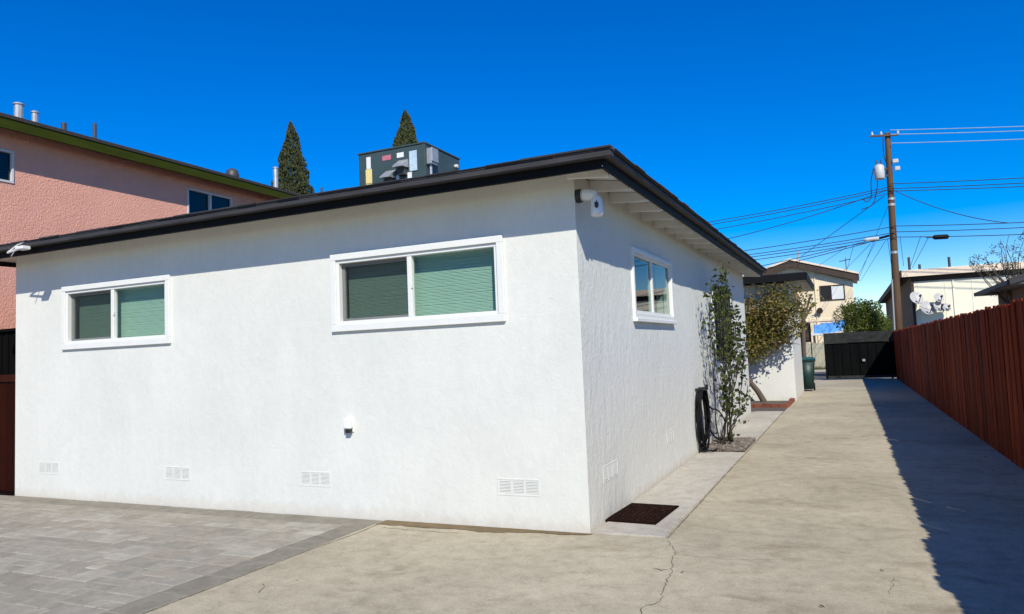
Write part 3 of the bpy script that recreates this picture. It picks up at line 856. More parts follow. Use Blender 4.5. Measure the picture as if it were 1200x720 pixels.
dm = thing('door_mat', 'dark brown coir doormat on the pale walk slab near the corner', 'doormat', (0.24, 0.78, 0.014))
def rot_mat(bm):
    c, s = math.cos(R(-3)), math.sin(R(-3))
    for v in bm.verts:
        x, y = v.co.x, v.co.y; v.co.x = 0.243 + c * x - s * y; v.co.y = 0.78 + s * x + c * y
    return bm
obj('backing', rot_mat(B((-0.235, 0.235, -0.385, 0.385, 0.0155, 0.028), bev=0.003)), 'mat', dm)
bm = bmesh.new(); rr = random.Random(9)
for i in range(9):
    for j in range(14):
        if rr.random() < 0.35: continue
        x = -0.19 + i * 0.046; y = -0.33 + j * 0.049
        bx(bm, x, x + rr.uniform(0.012, 0.036), y, y + rr.uniform(0.01, 0.03), 0.0285, 0.0315)
obj('pile_pattern', rot_mat(bm), 'mat_rib', dm, kind='stuff')

# brick edging of the tree planter
edge = thing('planter_edging', 'low red brick edging around the tree planter by the annexe', 'edging', (0.2, 13.0, 0))
def pbox(w, d, h):
    bm = B((-w / 2, w / 2, -d / 2, d / 2, 0, h), bev=0.008); me = bpy.data.meshes.new('brick'); bm.to_mesh(me); bm.free(); me.materials.append(M['brick_edge']); return me
bk = [pbox(0.19, 0.09, 0.10), pbox(0.19, 0.09, 0.12), pbox(0.19, 0.09, 0.085)]
rr = random.Random(2)
def brick(x, y, rz):
    o = bpy.data.objects.new('brick', rr.choice(bk)); C.objects.link(o); o.location = (x, y, -0.01); o.rotation_euler = (rr.uniform(-.06, .06), rr.uniform(-.05, .05), rz + rr.uniform(-.05, .05)); adopt(o, edge)
for k in range(9): brick(-1.05 + k * 0.2, 13.0, 0)
for k in range(11): brick(0.62, 13.15 + k * 0.2, R(90))

# ------------------------------------------------------------------ plants
def limb_pts(a, b, n, jit, rr, sag=0.0):
    a, b = Vector(a), Vector(b); o = []
    for i in range(n + 1):
        s = i / n
        p = a.lerp(b, s) + Vector((rr.uniform(-1, 1), rr.uniform(-1, 1), rr.uniform(-.5, .5))) * jit * (1 if 0 < i < n else 0)
        p.z += sag * math.sin(math.pi * s)
        o.append(p)
    return smooth_pts(o, 3)

rose = thing('climbing_rose', 'tall climbing rose with bare lower canes trained over the barred side window', 'plant', (0.28, 5.75, 0.01))
rr = random.Random(31)
leafpts = []
targets = [(0.24, 5.3, 2.35), (0.26, 5.6, 2.3), (0.3, 5.95, 2.62), (0.32, 6.35, 2.4), (0.36, 6.6, 2.15), (0.44, 6.9, 1.8), (0.5, 6.9, 1.4), (0.38, 6.3, 1.6), (0.3, 5.35, 1.4), (0.36, 5.5, 0.95), (0.5, 6.6, 0.7), (0.4, 6.2, 2.0)]
for i, tg in enumerate(targets):
    b = (0.26 + rr.uniform(-0.05, 0.1), 5.75 + rr.uniform(-0.22, 0.22), 0.0)
    P = limb_pts(b, tg, 7, 0.07, rr, 0.08)
    obj('cane', T(P, [0.0115 * (1 - 0.7 * k / (len(P) - 1)) for k in range(len(P))], 6), 'cane', rose, True)
    for k, p in enumerate(P):
        s = k / len(P)
        n = int(10 * max(0, s - 0.38) / 0.62) if p.z > 1.2 else rr.choice([0, 0, 0, 1])
        if i >= 9: n = 5 if s > 0.4 else 0
        for _ in range(n):
            leafpts.append(p + Vector((rr.gauss(0, 0.055), rr.gauss(0, 0.11), rr.gauss(0, 0.10))))
    for _ in range(7):   # side twigs
        k = rr.randrange(len(P) // 2, len(P)); e = P[k] + Vector((rr.uniform(-0.04, 0.16), rr.uniform(-0.25, 0.3), rr.uniform(0.0, 0.35)))
        obj('twig', T([P[k], P[k].lerp(e, 0.5) + Vector((0, 0, 0.03)), e], [0.007, 0.006, 0.004], 4), 'cane', rose)
        for _ in range(6 if P[k].z > 1.3 else 3): leafpts.append(P[k].lerp(e, rr.uniform(0.3, 1.1)) + Vector((rr.gauss(0, 0.04), rr.gauss(0, 0.05), rr.gauss(0, 0.05))))
for p in leafpts: p.x = max(p.x, 0.07)
obj('foliage', leaf_cloud(leafpts, 0.072, 0.3, 0.75, rr), 'leaf_rose', rose)

ptree = thing('planter_tree', 'olive and rust leaved small tree leaning from the brick planter', 'tree', (-0.1, 14.6, 0))
rr = random.Random(41)
tp = smooth_pts([(-0.1, 15.0, 0), (-0.24, 14.97, 0.28), (-0.46, 14.93, 0.62), (-0.55, 14.9, 1.0), (-0.47, 14.88, 1.35)], 5)
obj('trunk', T(tp, [0.085 - 0.04 * k / len(tp) for k in range(len(tp))], 9), 'bark', ptree, True)
cl = []
for i in range(34):
    e = Vector((rr.uniform(-1.1, 1.0), rr.uniform(14.45, 15.1), rr.uniform(1.1, 3.1)))
    if e.x > 0.2 and e.z < 1.25: e.z += 0.7
    P = limb_pts(tp[-1 - rr.randrange(5)], e, 5, 0.09, rr, 0.12)
    obj('limb', T(P, [0.026 * (1 - 0.8 * k / (len(P) - 1)) for k in range(len(P))], 5), 'bark', ptree, True)
    cl += [(P[int(len(P) * s)], s) for s in (0.55, 0.75, 0.9)] + [(e, 1)]
pts = []
for c, s in cl:
    q = 0.16 + 0.1 * rr.random()
    for _ in range(rr.randrange(30, 110)):
        pts.append(c + Vector((rr.gauss(0, q), rr.gauss(0, q * 0.7), rr.gauss(0, q * 0.85))))
pts = [p for p in pts if p.z < 3.15 and p.y < 15.24 and p.z > 1.15 + 0.55 * max(0, p.x + 0.3) + rr.uniform(-0.2, 0.2)]
obj('crown', leaf_cloud(pts, 0.085, 0.0, 0.6, rr), 'leaf_tree', ptree)

def cypress(base, h, rmax, label, seed, z_from):
    t = thing('cypress_tree', label, 'tree', base, 'cypress trees beyond the roofs')
    rr = random.Random(seed); b = Vector(base)
    obj('trunk', T([b, b + Vector((0, 0, h * 0.5)), b + Vector((0, 0, h * 0.93))], [0.2, 0.12, 0.02], 7), 'bark', t)
    pts = []
    lob = [(rr.uniform(0, 6.28), rr.uniform(0.15, 0.95), rr.uniform(0.5, 1.0)) for _ in range(40)]
    while len(pts) < 15000:
        s = 1 - math.sqrt(rr.random()) * (1 - z_from)
        a = rr.uniform(0, 6.28)
        r = rmax * (1 - s) ** 0.78 * (0.9 + 0.13 * math.sin(s * 60 + 3 * a) + 0.12 * noise.noise(Vector((math.cos(a) * 2, math.sin(a) * 2, s * 22 + seed))))
        rad = r * (1.08 - 0.5 * rr.random() ** 1.3)
        pts.append(b + Vector((math.cos(a) * rad, math.sin(a) * rad, s * h)))
    obj('crown', leaf_cloud(pts, 0.19, 1.8, 0.35, rr), 'leaf_cypress', t)
cypress((-22.3, 22, -0.1), 13.7, 2.7, 'tall dark cypress rising behind the pink building roof', 51, 0.55)
cypress((-18.15, 26, -0.1), 14.7, 3.2, 'pointed cypress top showing behind the rooftop air conditioner', 52, 0.7)

# ------------------------------------------------------------------ red fence along the driveway
fence = thing('board_fence', 'red-brown stained board fence along the right side of the driveway', 'fence', (3.8, 10, 0))
def board_mesh(h, w=0.142):
    bm = bmesh.new(); e = 0.028
    poly_prism(bm, [(0, -w / 2, 0), (0, w / 2, 0), (0, w / 2, h - e), (0, w / 2 - e, h), (0, -w / 2 + e, h), (0, -w / 2, h - e)], (0.018, 0, 0))
    bmesh.ops.recalc_face_normals(bm, faces=bm.faces)
    bmesh.ops.bevel(bm, geom=[q for q in bm.edges if abs(q.verts[0].co.x - q.verts[1].co.x) < 1e-4 and q.verts[0].co.x < 0.001], offset=0.003, segments=1, affect='EDGES')
    me = bpy.data.meshes.new('fence_board'); bm.to_mesh(me); bm.free(); me.materials.append(M['redwood']); return me
bmeshes = [board_mesh(1.895 + d) for d in (-0.022, -0.01, -0.003, 0.0, 0.006, 0.014)]
rr = random.Random(61); y = -5.6; i = 0
while y < 27.3:
    o = bpy.data.objects.new('fence_board', rr.choice(bmeshes)); C.objects.link(o)
    dz = 0.0
    if -2.6 < y < -1.4: dz = 0.055
    elif y <= -2.6: dz = -0.02
    elif 1.2 < y < 3.2: dz = 0.03
    o.location = (3.74 + (0.005 if i % 2 else 0) + rr.uniform(0, 0.006), y, -0.005 + dz)
    o.rotation_euler = (rr.uniform(-.005, .005), rr.uniform(-.006, .006), rr.uniform(-.012, .012))
    adopt(o, fence); y += 0.1385; i += 1
for z in (0.3, 1.0, 1.6):
    obj('rail', B((3.772, 3.81, -5.7, 27.35, z, z + 0.09)), 'rail', fence)
y = -5.5
while y < 27.4:
    obj('post', B((3.812, 3.902, y, y + 0.09, -0.2, 1.85)), 'rail', fence); y += 2.4

lv = []
rr = random.Random(66)
for _ in range(46):
    lv.append(Vector((rr.uniform(3.35, 3.72) if rr.random() < 0.6 else rr.uniform(0.66, 0.95), rr.uniform(2.5, 22), 0.012)))
for _ in range(14): lv.append(Vector((rr.uniform(-1.6, 3.4), rr.uniform(-2.2, 10), 0.01)))
vv_, ff_ = leaf_cloud(lv, 0.045, 0, 0.55, rr)
vv_ = [Vector((v.x, v.y, max(0.004, 0.012 + (v.z - 0.012) * 0.35))) for v in vv_]
o = obj('fallen_leaves', (vv_, ff_), 'dry_leaf'); o['kind'] = 'stuff'; tag(o, 'few dry brown leaves scattered on the driveway concrete', 'leaves')

# ------------------------------------------------------------------ far end of the driveway
gate = thing('sliding_gate', 'black sheet metal driveway gate with faded grey top rail', 'gate', (2.5, 27.1, 0))
obj('sheet', B((1.22, 3.80, 27.10, 27.125, 0.08, 1.5)), 'gate_black', gate)
obj('top_rail', B((1.16, 3.84, 27.04, 27.14, 1.502, 1.93), bev=0.01), 'gate_grey', gate)
obj('stile', B((1.16, 1.24, 27.05, 27.098, 0.06, 1.50), bev=0.006), 'gate_black', gate)
obj('stile', B((3.74, 3.82, 27.05, 27.098, 0.06, 1.50), bev=0.006), 'gate_black', gate)
obj('bottom_rail', B((1.241, 3.739, 27.05, 27.098, 0.06, 0.16), bev=0.006), 'gate_grey', gate)
for k in range(7): obj('rib', B((1.5 + k * 0.32, 1.53 + k * 0.32, 27.07, 27.098, 0.162, 1.5)), 'gate_black', gate)
obj('latch', B((2.55, 2.66, 27.02, 27.068, 0.72, 0.82), bev=0.01), 'galv', gate)
for x in (1.35, 3.6): obj('wheel', T([(x, 27.06, 0.05), (x, 27.12, 0.05)], 0.045, 12), 'metal_dark', gate)

bin_ = thing('wheelie_bin', 'dark green wheeled bin with teal lid tucked beside the annexe wall', 'bin', (0.96, 19.6, 0))
def taper(z0, z1, a, b, cx, cy):
    bm = bmesh.new(); q = []
    for z, (w, d) in ((z0, a), (z1, b)):
        q.append([bm.verts.new((cx + sx * w, cy + sy * d, z)) for sx, sy in ((-1, -1), (1, -1), (1, 1), (-1, 1))])
    bm.faces.new(q[0][::-1]); bm.faces.new(q[1])
    for i in range(4): bm.faces.new((q[0][i], q[0][(i + 1) % 4], q[1][(i + 1) % 4], q[1][i]))
    bmesh.ops.bevel(bm, geom=list(bm.edges), offset=0.02, segments=2, affect='EDGES'); return bm
obj('body', taper(0.06, 0.98, (0.19, 0.22), (0.27, 0.31), 0.77, 19.75), 'bin_green', bin_, True)
obj('rim', taper(0.94, 1.0, (0.29, 0.33), (0.30, 0.34), 0.77, 19.75), 'bin_green', bin_)
obj('lid', taper(1.003, 1.09, (0.31, 0.35), (0.24, 0.27), 0.77, 19.75), 'bin_lid', bin_)
obj('handle', T([(0.48, 20.12, 1.02), (1.06, 20.12, 1.02)], 0.018, 8), 'bin_lid', bin_)
for x in (0.56, 0.95): obj('wheel', T([(x, 20.01, 0.12), (x + 0.05, 20.01, 0.12)], 0.12, 16), 'rubber', bin_)

bare = thing('bare_tree', 'thin brown tree with few leaves behind the annexe', 'tree', (0.6, 22, 0))
rr = random.Random(71)
obj('trunk', T(limb_pts((0.6, 22, -0.1), (0.7, 22, 2.75), 5, 0.03, rr), 0.075, 7), 'bark', bare, True)
obj('limb', T(limb_pts((0.68, 22, 2.5), (1.0, 22, 3.25), 4, 0.02, rr), 0.04, 6), 'bark', bare, True)
obj('limb', T(limb_pts((0.69, 22, 2.35), (1.06, 22, 2.97), 3, 0.02, rr), 0.045, 6), 'bark', bare, True)
obj('limb', T(limb_pts((0.69, 22, 2.6), (0.45, 22.1, 3.3), 3, 0.02, rr), 0.03, 6), 'bark', bare, True)
pts = [Vector((rr.gauss(0.6, 0.3), rr.gauss(22, 0.25), rr.gauss(2.75, 0.3))) for _ in range(160)]
obj('leaves', leaf_cloud(pts, 0.08, 0, 0.5, rr), 'leaf_tree', bare)

bush = thing('round_bush', 'dense round green bush behind the black gate', 'bush', (2.8, 31, 0))
rr = random.Random(81); pts = []
obj('trunk', T([(2.8, 31, -0.1), (2.75, 31, 0.9), (2.85, 31, 2.0)], [0.13, 0.1, 0.04], 7), 'bark', bush)
lobes = [(Vector((2.8 + rr.uniform(-0.75, 0.75), 31 + rr.uniform(-.7, .7), 2.2 + rr.uniform(-0.55, 0.75))), rr.uniform(0.42, 0.62)) for _ in range(22)]
for c, r in lobes:
    for _ in range(620):
        d = Vector((rr.gauss(0, 1), rr.gauss(0, 1), rr.gauss(0, 1))).normalized()
        pts.append(c + d * r * (0.75 + 0.4 * rr.random()))
obj('crown', leaf_cloud(pts, 0.10, 0.5, 0.5, rr), 'leaf_bush', bush)

# strip of verge, weathered fence, tarp, panel across the street
gv, gf = [], []
rr = random.Random(91)
for _ in range(9000):
    x, y = rr.uniform(-5, 6), rr.uniform(37.85, 39.9); h = rr.uniform(0.08, 0.32); a = rr.uniform(0, 6.28); k = len(gv)
    gv += [(x - 0.012 * math.cos(a), y - 0.012 * math.sin(a), -0.1), (x + 0.012 * math.cos(a), y + 0.012 * math.sin(a), -0.1), (x + rr.uniform(-.08, .08), y + rr.uniform(-.08, .08), h)]
    gf.append((k, k + 1, k + 2))
g = obj('verge_grass', (gv, gf), 'grass'); g['kind'] = 'stuff'; tag(g, 'rough green grass verge across the street by the old fence', 'grass')
of = thing('weathered_fence', 'grey weathered board fence across the street behind the gate', 'fence', (-1, 40, 0))
bm = bmesh.new(); x = -6.0; rr = random.Random(95)
while x < 3.4:
    w = rr.uniform(0.13, 0.15); bx(bm, x, x + w - 0.008, 40 + rr.uniform(0, 0.015), 40.03, -0.1, 1.6 + rr.uniform(-0.05, 0.05)); x += w
obj('boards', bm, 'oldwood', of, kind='stuff')
for z in (0.3, 1.2): obj('rail', B((-6, 3.4, 40.05, 40.09, z, z + 0.09)), 'oldwood', of)
t = thing('dark_framed_panel', 'dark framed board standing above the weathered fence beside the annexe', 'panel', (0.0, 36.6, 0))
obj('frame', ring(-0.28, 0.30, 1.62, 2.66, 0.1, -36.66, -36.58, FRONT, 0.005), 'black_trim', t)
obj('board', B((-0.2, 0.22, 36.6, 36.64, 1.7, 2.58)), 'brown_trim', t)
for x in (-0.27, 0.25): obj('leg', B((x, x + 0.05, 36.59, 36.65, -0.1, 1.62)), 'black_trim', t)
# blue tarp on a low pile
tarp = thing('blue_tarp', 'bright blue tarpaulin slung over a white shelter roof behind the gate', 'tarpaulin', (1.1, 42.5, 0))
v, f = [], []; nx, ny = 22, 12
for j in range(ny + 1):
    for i in range(nx + 1):
        s, q = i / nx, j / ny
        v.append((0.25 + 1.75 * s, 41.6 + 1.8 * q, 2.05 + 0.6 * math.sin(math.pi * min(1, q * 1.4) * 0.5) + 0.18 * s + 0.2 * noise.noise(Vector((s * 6, q * 4, 1))) + 0.06 * noise.noise(Vector((s * 16, q * 9, 4)))))
for j in range(ny):
    for i in range(nx):
        a = j * (nx + 1) + i; f.append((a, a + 1, a + nx + 2, a + nx + 1))
o = obj('sheet', (v, f), 'tarp', tarp, True)
so = o.modifiers.new('thick', 'SOLIDIFY'); so.thickness = 0.01
obj('shelter_roof', B((0.1, 2.2, 41.55, 43.5, 2.02, 2.14)), 'vinyl', tarp)
for x in (0.2, 2.08): obj('post', B((x, x + 0.06, 41.6, 41.66, -0.1, 2.02)), 'black_trim', tarp)
for x in (0.2, 2.08): obj('post', B((x, x + 0.06, 43.4, 43.46, -0.1, 2.02)), 'black_trim', tarp)

# beige house across the street --------------------------------------------
bh = thing('beige_house', 'beige two-storey house with shallow gable and brown barge boards', 'house', (-1, 49, 0))
bm = bmesh.new()
poly_prism(bm, [(-5.6, 46, -0.1), (2.62, 46, -0.1), (2.62, 46, 5.45), (-1.0, 46, 6.72), (-5.6, 46, 5.3)], (0, 8, 0))
obj('wall', bm, 'beige_wall', bh)
for pts in ([(-1.05, 45.55, 7.12), (3.0, 45.55, 5.86), (3.0, 45.55, 5.98), (-1.05, 45.55, 7.24)], [(-1.05, 45.55, 7.12), (-6.0, 45.55, 5.6), (-6.0, 45.55, 5.72), (-1.05, 45.55, 7.24)]):
    bm = bmesh.new(); poly_prism(bm, pts, (0, 8.8, 0)); r_ = obj('roof', bm, 'cream_fascia', bh)
    bm = bmesh.new(); poly_prism(bm, [(p[0], 45.62, p[2] - (0.45 if k < 2 else 0.13)) for k, p in enumerate(pts)], (0, 0.06, 0)); obj('barge_board', bm, 'brown_trim', r_)
def far_window(parent, u0, u1, v0, v1, y):
    w = obj('window', ring(u0, u1, v0, v1, 0.07, -y, -y + 0.05, FRONT), 'brown_trim', parent)
    m = (u0 + u1) / 2
    obj('mullion', B((m - 0.04, m + 0.04, -y, -y + 0.045, v0 + 0.07, v1 - 0.07), f=FRONT), 'vinyl', w)
    obj('pane', B((u0 + 0.07, m - 0.04, -y + 0.003, -y + 0.02, v0 + 0.07, v1 - 0.07), f=FRONT), 'dark_void', w)
    obj('curtain', B((m + 0.04, u1 - 0.07, -y + 0.003, -y + 0.02, v0 + 0.07, v1 - 0.07), f=FRONT), 'vinyl', w)
far_window(bh, 0.62, 2.12, 4.3, 5.3, 46)
far_window(bh, -3.6, -2.2, 3.9, 4.9, 46)
obj('band', B((-5.6, 2.62, -46.001, -45.96, 3.05, 3.22), f=FRONT), 'cream_fascia', bh) if False else obj('band', B((-5.6, 2.64, 45.95, 45.998, 2.98, 3.12)), 'cream_fascia', bh)
obj('downspout', T([(0.35, 45.96, 6.2), (0.35, 45.96, 0.2)], 0.035, 6), 'beige_wall', bh)
obj('wall_lamp', T([(0.55, 45.98, 3.75), (0.55, 45.7, 3.65)], [0.14, 0.2], 8), 'brown_trim', bh)
obj('vent_pipe', T([(-0.6, 47, 6.8), (-0.6, 47, 7.9)], 0.06, 6), 'galv', bh)
obj('antenna', T([(2.3, 47, 6.0), (2.3, 47, 7.1)], 0.03, 5), 'metal_dark', bh)
obj('antenna_bar', T([(1.9, 47, 6.9), (2.6, 47, 7.0)], 0.03, 5), 'metal_dark', bh)

# cream building right -------------------------------------------------------
cb = thing('cream_building', 'cream walled building with pale fascia and satellite dishes on its wall', 'building', (9, 40, 0))
obj('wall', B((5.05, 22, 34.0, 34.2, -0.1, 4.6)), 'cream_wall', cb)
obj('wall', B((5.05, 5.25, 34.21, 60, -0.1, 4.6)), 'brown_and_shade_wall', cb)  # side turned from the sun, its shade painted in as dark brown
obj('wall', B((5.3, 22, 59.8, 60, -0.1, 4.6)), 'brown_and_shade_wall', cb)
cr = obj('roof', B((4.62, 22.4, 33.75, 61, 4.60, 4.66)), 'roof_edge', cb)
obj('fascia', B((4.58, 22.4, 33.68, 33.748, 4.53, 4.86), bev=0.01), 'cream_fascia', cr)
obj('fascia', B((4.55, 4.618, 33.5, 61, 4.52, 4.85), bev=0.01), 'brown_trim', cr)
obj('shaded_frieze', B((5.125, 22, 33.94, 33.998, 4.3, 4.59)), 'brown_trim', cb)  # brown board, made dark to carry the fascia's shadow as well
obj('corner_post', B((5.0, 5.12, 33.93, 33.998, -0.1, 4.58)), 'brown_trim', cb)
for x in (6.72, 9.2, 12.0): obj('batten', B((x, x + 0.07, 33.96, 33.998, 0, 4.298)), 'cream_wall', cb)
for k in range(14): obj('panel_batten', B((5.3 + k * 1.1, 5.312 + k * 1.1, 33.985, 33.998, 0, 4.298)), 'cream_wall', cb) if abs(5.3 + k * 1.1 - 6.72) > 0.3 else None
obj('ledge', B((6.8, 22, 33.95, 33.998, 2.55, 2.62)), 'cream_fascia', cb)
for x, h in ((5.15, 0.75), (6.9, 0.6), (5.6, 0.35), (11, 0.5)):
    obj('roof_vent', T([(x, 36, 4.66), (x, 36, 4.95 + h)], 0.06, 6), 'metal_dark', cr)

dl = ['large satellite dish nearest the utility pole on the cream wall', 'large satellite dish lowest and second from the pole on the cream wall', 'small upper satellite dish at the right of the cluster',
      'middle satellite dish just under the small upper one', 'rightmost small satellite dish of the cluster on the cream wall']
for (x, z, r, lab) in [(5.16, 3.50, 0.33, dl[0]), (5.58, 3.0, 0.37, dl[1]), (6.08, 3.44, 0.24, dl[2]), (6.06, 3.03, 0.27, dl[3]), (6.36, 2.98, 0.22, dl[4])]:
    t = thing('satellite_dish', lab, 'satellite dish', (x, 33.9, z), 'satellite dishes on the cream wall')
    c = Vector((x, 33.52, z)); n = Vector((0.38, -0.82, 0.42)).normalized()
    a = n.cross(Vector((0, 0, 1))).normalized(); b = a.cross(n)
    bm = bmesh.new(); rings = []
    for q in range(6):
        s = q / 5; rr_ = r * s; dd = -0.22 * r * (1 - s * s)
        rings.append([bm.verts.new(c + n * dd + (a * math.cos(6.2832 * k / 20) * 0.92 + b * math.sin(6.2832 * k / 20)) * max(rr_, 0.003)) for k in range(20)])
    for q in range(5):
        for k in range(20): bm.faces.new((rings[q][k], rings[q][(k + 1) % 20], rings[q + 1][(k + 1) % 20], rings[q + 1][k]))
    o = obj('reflector', bm, 'dish', t, True); so = o.modifiers.new('thick', 'SOLIDIFY'); so.thickness = 0.012
    f_ = c + n * r * 1.25 - b * r * 0.25
    obj('arm', T([c - b * r * 0.95 - n * 0.02, f_], 0.018, 5), 'metal_dark', t)
    obj('receiver', T([f_, f_ - n * 0.12], [0.04, 0.055], 8), 'metal_dark', t)
    obj('mast', T([c - n * 0.1, Vector((x - 0.05, 33.75, z - 0.1)), Vector((x - 0.05, 33.998, z - 0.12))], 0.025, 6), 'metal_dark', t)

# sparse tree and neighbour roof on the right ---------------------------------
st = thing('sparse_tree', 'thin nearly leafless tree rising above the red fence on the right', 'tree', (6.7, 20, 0))
rr = random.Random(101)
obj('trunk', T(limb_pts((6.75, 20, -0.1), (6.6, 20, 2.6), 4, 0.04, rr), [0.09 - 0.003 * k for k in range(13)], 7), 'bark', st, True)
pts = []
for k in range(24):
    e = Vector((6.6 + rr.uniform(-1.15, 1.3), 20 + rr.uniform(-0.9, 0.9), rr.uniform(3.1, 4.5)))
    if e.x < 6.1: e.z = min(e.z, 3.9)
    P = limb_pts((6.6 + rr.uniform(-.03, .03), 20, rr.uniform(2.0, 2.7)), e, 4, 0.08, rr, 0.1)
    obj('limb', T(P, [0.022 * (1 - 0.8 * i / (len(P) - 1)) for i in range(len(P))], 5), 'bark', st, True)
    for _ in range(4):
        i = rr.randrange(len(P) // 3, len(P)); q = P[i] + Vector((rr.uniform(-.3, .3), rr.uniform(-.3, .3), rr.uniform(-0.05, .4)))
        obj('twig', T([P[i], q], [0.007, 0.003], 4), 'bark', st)
        for _ in range(16): pts.append(P[i].lerp(q, rr.uniform(0.2, 1.1)) + Vector((rr.gauss(0, .05), rr.gauss(0, .05), rr.gauss(0, .05))))
obj('leaves', leaf_cloud(pts, 0.055, 0, 0.55, rr), 'leaf_sparse', st)

nh = thing('neighbour_house', 'grey shingled neighbour house behind the red fence at the right edge', 'house', (9.5, 19, 0))
obj('wall', B((6.55, 12, 17.3, 22, -0.1, 2.85)), 'brown_and_shade_wall', nh)
bm = bmesh.new(); poly_prism(bm, [(6.05, 16.9, 2.86), (12.4, 16.9, 2.86), (12.4, 16.9, 3.0), (9.2, 16.9, 3.9), (6.05, 16.9, 2.98)], (0, 5.6, 0)); nr = obj('roof', bm, 'grey_roof', nh)
bm = bmesh.new(); poly_prism(bm, [(6.0, 16.84, 2.85), (9.2, 16.84, 3.76), (9.2, 16.84, 3.95), (6.0, 16.84, 3.02)], (0, 0.058, 0)); obj('barge_board', bm, 'grey_trim', nr)
obj('gutter', B((5.96, 6.045, 16.9, 22.5, 2.86, 2.97)), 'grey_trim', nr)

# utility pole -----------------------------------------------------------------
PX = lambda z: 4.015 + 0.0172 * z
up = thing('utility_pole', 'tall brown wooden utility pole behind the end of the red fence', 'utility pole', (4.02, 29, 0))
obj('shaft', T([(PX(z), 29, z) for z in (-0.3, 3, 6, 9, 10.42)], [0.168, 0.155, 0.138, 0.122, 0.112], 12), 'pole_wood', up, True)
ca = obj('crossarm', B((-0.58, 0.5, -0.04, 0.04, -0.035, 0.035), bev=0.005), 'pole_wood', up)
for v in ca.data.vertices: v.co = Vector((4.09 + v.co.x, 28.82 + v.co.x * 0.35 + v.co.y, 10.28 + v.co.z - 0.02 * v.co.x))
for dx in (-0.5, -0.15, 0.5): obj('insulator', T([(4.09 + dx, 28.82 + dx * .35, 10.33), (4.09 + dx, 28.82 + dx * .35, 10.47)], [0.05, 0.03], 8), 'transformer', ca)
for z in (7.55, 7.3, 5.25): obj('band', T([(PX(z), 29, z - 0.05), (PX(z), 29, z + 0.05)], 0.15, 12), 'galv', up)
obj('conduit', T([(PX(4.2) - 0.15, 28.86, 4.1), (PX(0) - 0.16, 28.84, -0.05)], 0.035, 6), 'galv', up)
obj('cutout', B((4.30, 4.52, 28.82, 28.95, 9.05, 9.22), bev=0.02), 'transformer', up)
obj('cutout', B((4.36, 4.56, 28.82, 28.95, 8.72, 8.9), bev=0.02), 'transformer', up)
obj('riser', T(smooth_pts([(4.0, 28.85, 10.2), (3.98, 28.8, 9.5), (4.06, 28.8, 9.0), (4.0, 28.82, 8.6)]), 0.02, 5), 'wire', up)
tf = thing('pole_transformer', 'pale cylindrical transformer can hanging on the utility pole', 'transformer', (3.8, 28.75, 8.4))
obj('tank', T([(3.76, 28.72, 8.4), (3.76, 28.72, 8.44), (3.76, 28.72, 8.95), (3.76, 28.72, 9.0)], [0.17, 0.2, 0.2, 0.16], 18), 'transformer', tf, True)
obj('lid', T([(3.76, 28.72, 9.002), (3.76, 28.72, 9.04)], [0.165, 0.12], 18), 'transformer', tf)
for dx in (-0.08, 0.1): obj('bushing', T([(3.76 + dx, 28.72, 9.03), (3.76 + dx, 28.72, 9.25)], [0.045, 0.025], 8), 'metal_dark', tf)
obj('bracket', B((3.9, 4.09, 28.78, 28.87, 8.5, 8.58), (3.9, 4.09, 28.78, 28.87, 8.8, 8.88)), 'metal_dark', tf)
obj('lead', T(smooth_pts([(3.55, 28.72, 8.9), (3.42, 28.7, 8.4), (3.38, 28.7, 7.7), (3.2, 28.7, 7.5), (3.05, 28.7, 7.65)]), 0.02, 5), 'wire', tf)
obj('lead', T(smooth_pts([(3.66, 28.7, 8.36), (3.6, 28.7, 7.9), (3.4, 28.7, 7.35), (2.95, 28.7, 7.2)]), 0.02, 5), 'wire', tf)

def wire(a, b, sag, label, group, r=0.016, mat='wire', n=18):
    a, b = Vector(a), Vector(b); P = []
    for i in range(n + 1):
        s = i / n; p = a.lerp(b, s); p.z -= 4 * sag * s * (1 - s); P.append(p)
    o = obj('overhead_cable', T(P, r, 5), mat); tag(o, label, 'cable', group); return o
wire((4.14, 28.80, 8.05), (-6.86, 28.80, 7.26), 0.12, 'uppermost of the four dark cables running left from below the transformer', 'cables running left below the transformer')
wire((4.14, 28.80, 7.95), (-6.73, 28.80, 7.12), 0.12, 'second of the four dark cables running left from below the transformer', 'cables running left below the transformer')
wire((4.13, 28.80, 7.78), (-6.32, 28.80, 6.84), 0.12, 'third of the four dark cables running left from below the transformer', 'cables running left below the transformer')
wire((4.14, 28.90, 7.98), (-5.47, 28.90, 6.24), 0.25, 'lowest of the four dark cables running left from below the transformer', 'cables running left below the transformer')
wire((4.11, 28.85, 6.34), (-5.13, 28.85, 5.79), 0.08, 'uppermost thin cable of the low bundle running left over the beige house', 'lower cables running left from the pole')
wire((4.10, 28.85, 6.08), (-4.80, 28.85, 5.62), 0.08, 'second thin cable of the low bundle running left over the beige house', 'lower cables running left from the pole')
wire((4.10, 28.85, 5.97), (-4.49, 28.85, 5.51), 0.08, 'third thin cable of the low bundle running left over the beige house', 'lower cables running left from the pole')
wire((4.10, 28.85, 5.86), (-4.28, 28.85, 5.35), 0.08, 'fourth thin cable of the low bundle running left over the beige house', 'lower cables running left from the pole')
wire((3.79, 28.85, 5.96), (-3.27, 28.85, 4.91), 0.08, 'fifth thin cable of the low bundle running left over the beige house', 'lower cables running left from the pole')
wire((3.58, 28.85, 5.86), (-2.74, 28.85, 4.80), 0.08, 'lowest thin cable of the low bundle running left over the beige house', 'lower cables running left from the pole')
wire((3.88, 28.90, 7.70), (-0.36, 45.73, 7.31), 0.0, 'service cable sloping from the pole down to the beige house gable', 'service drops')
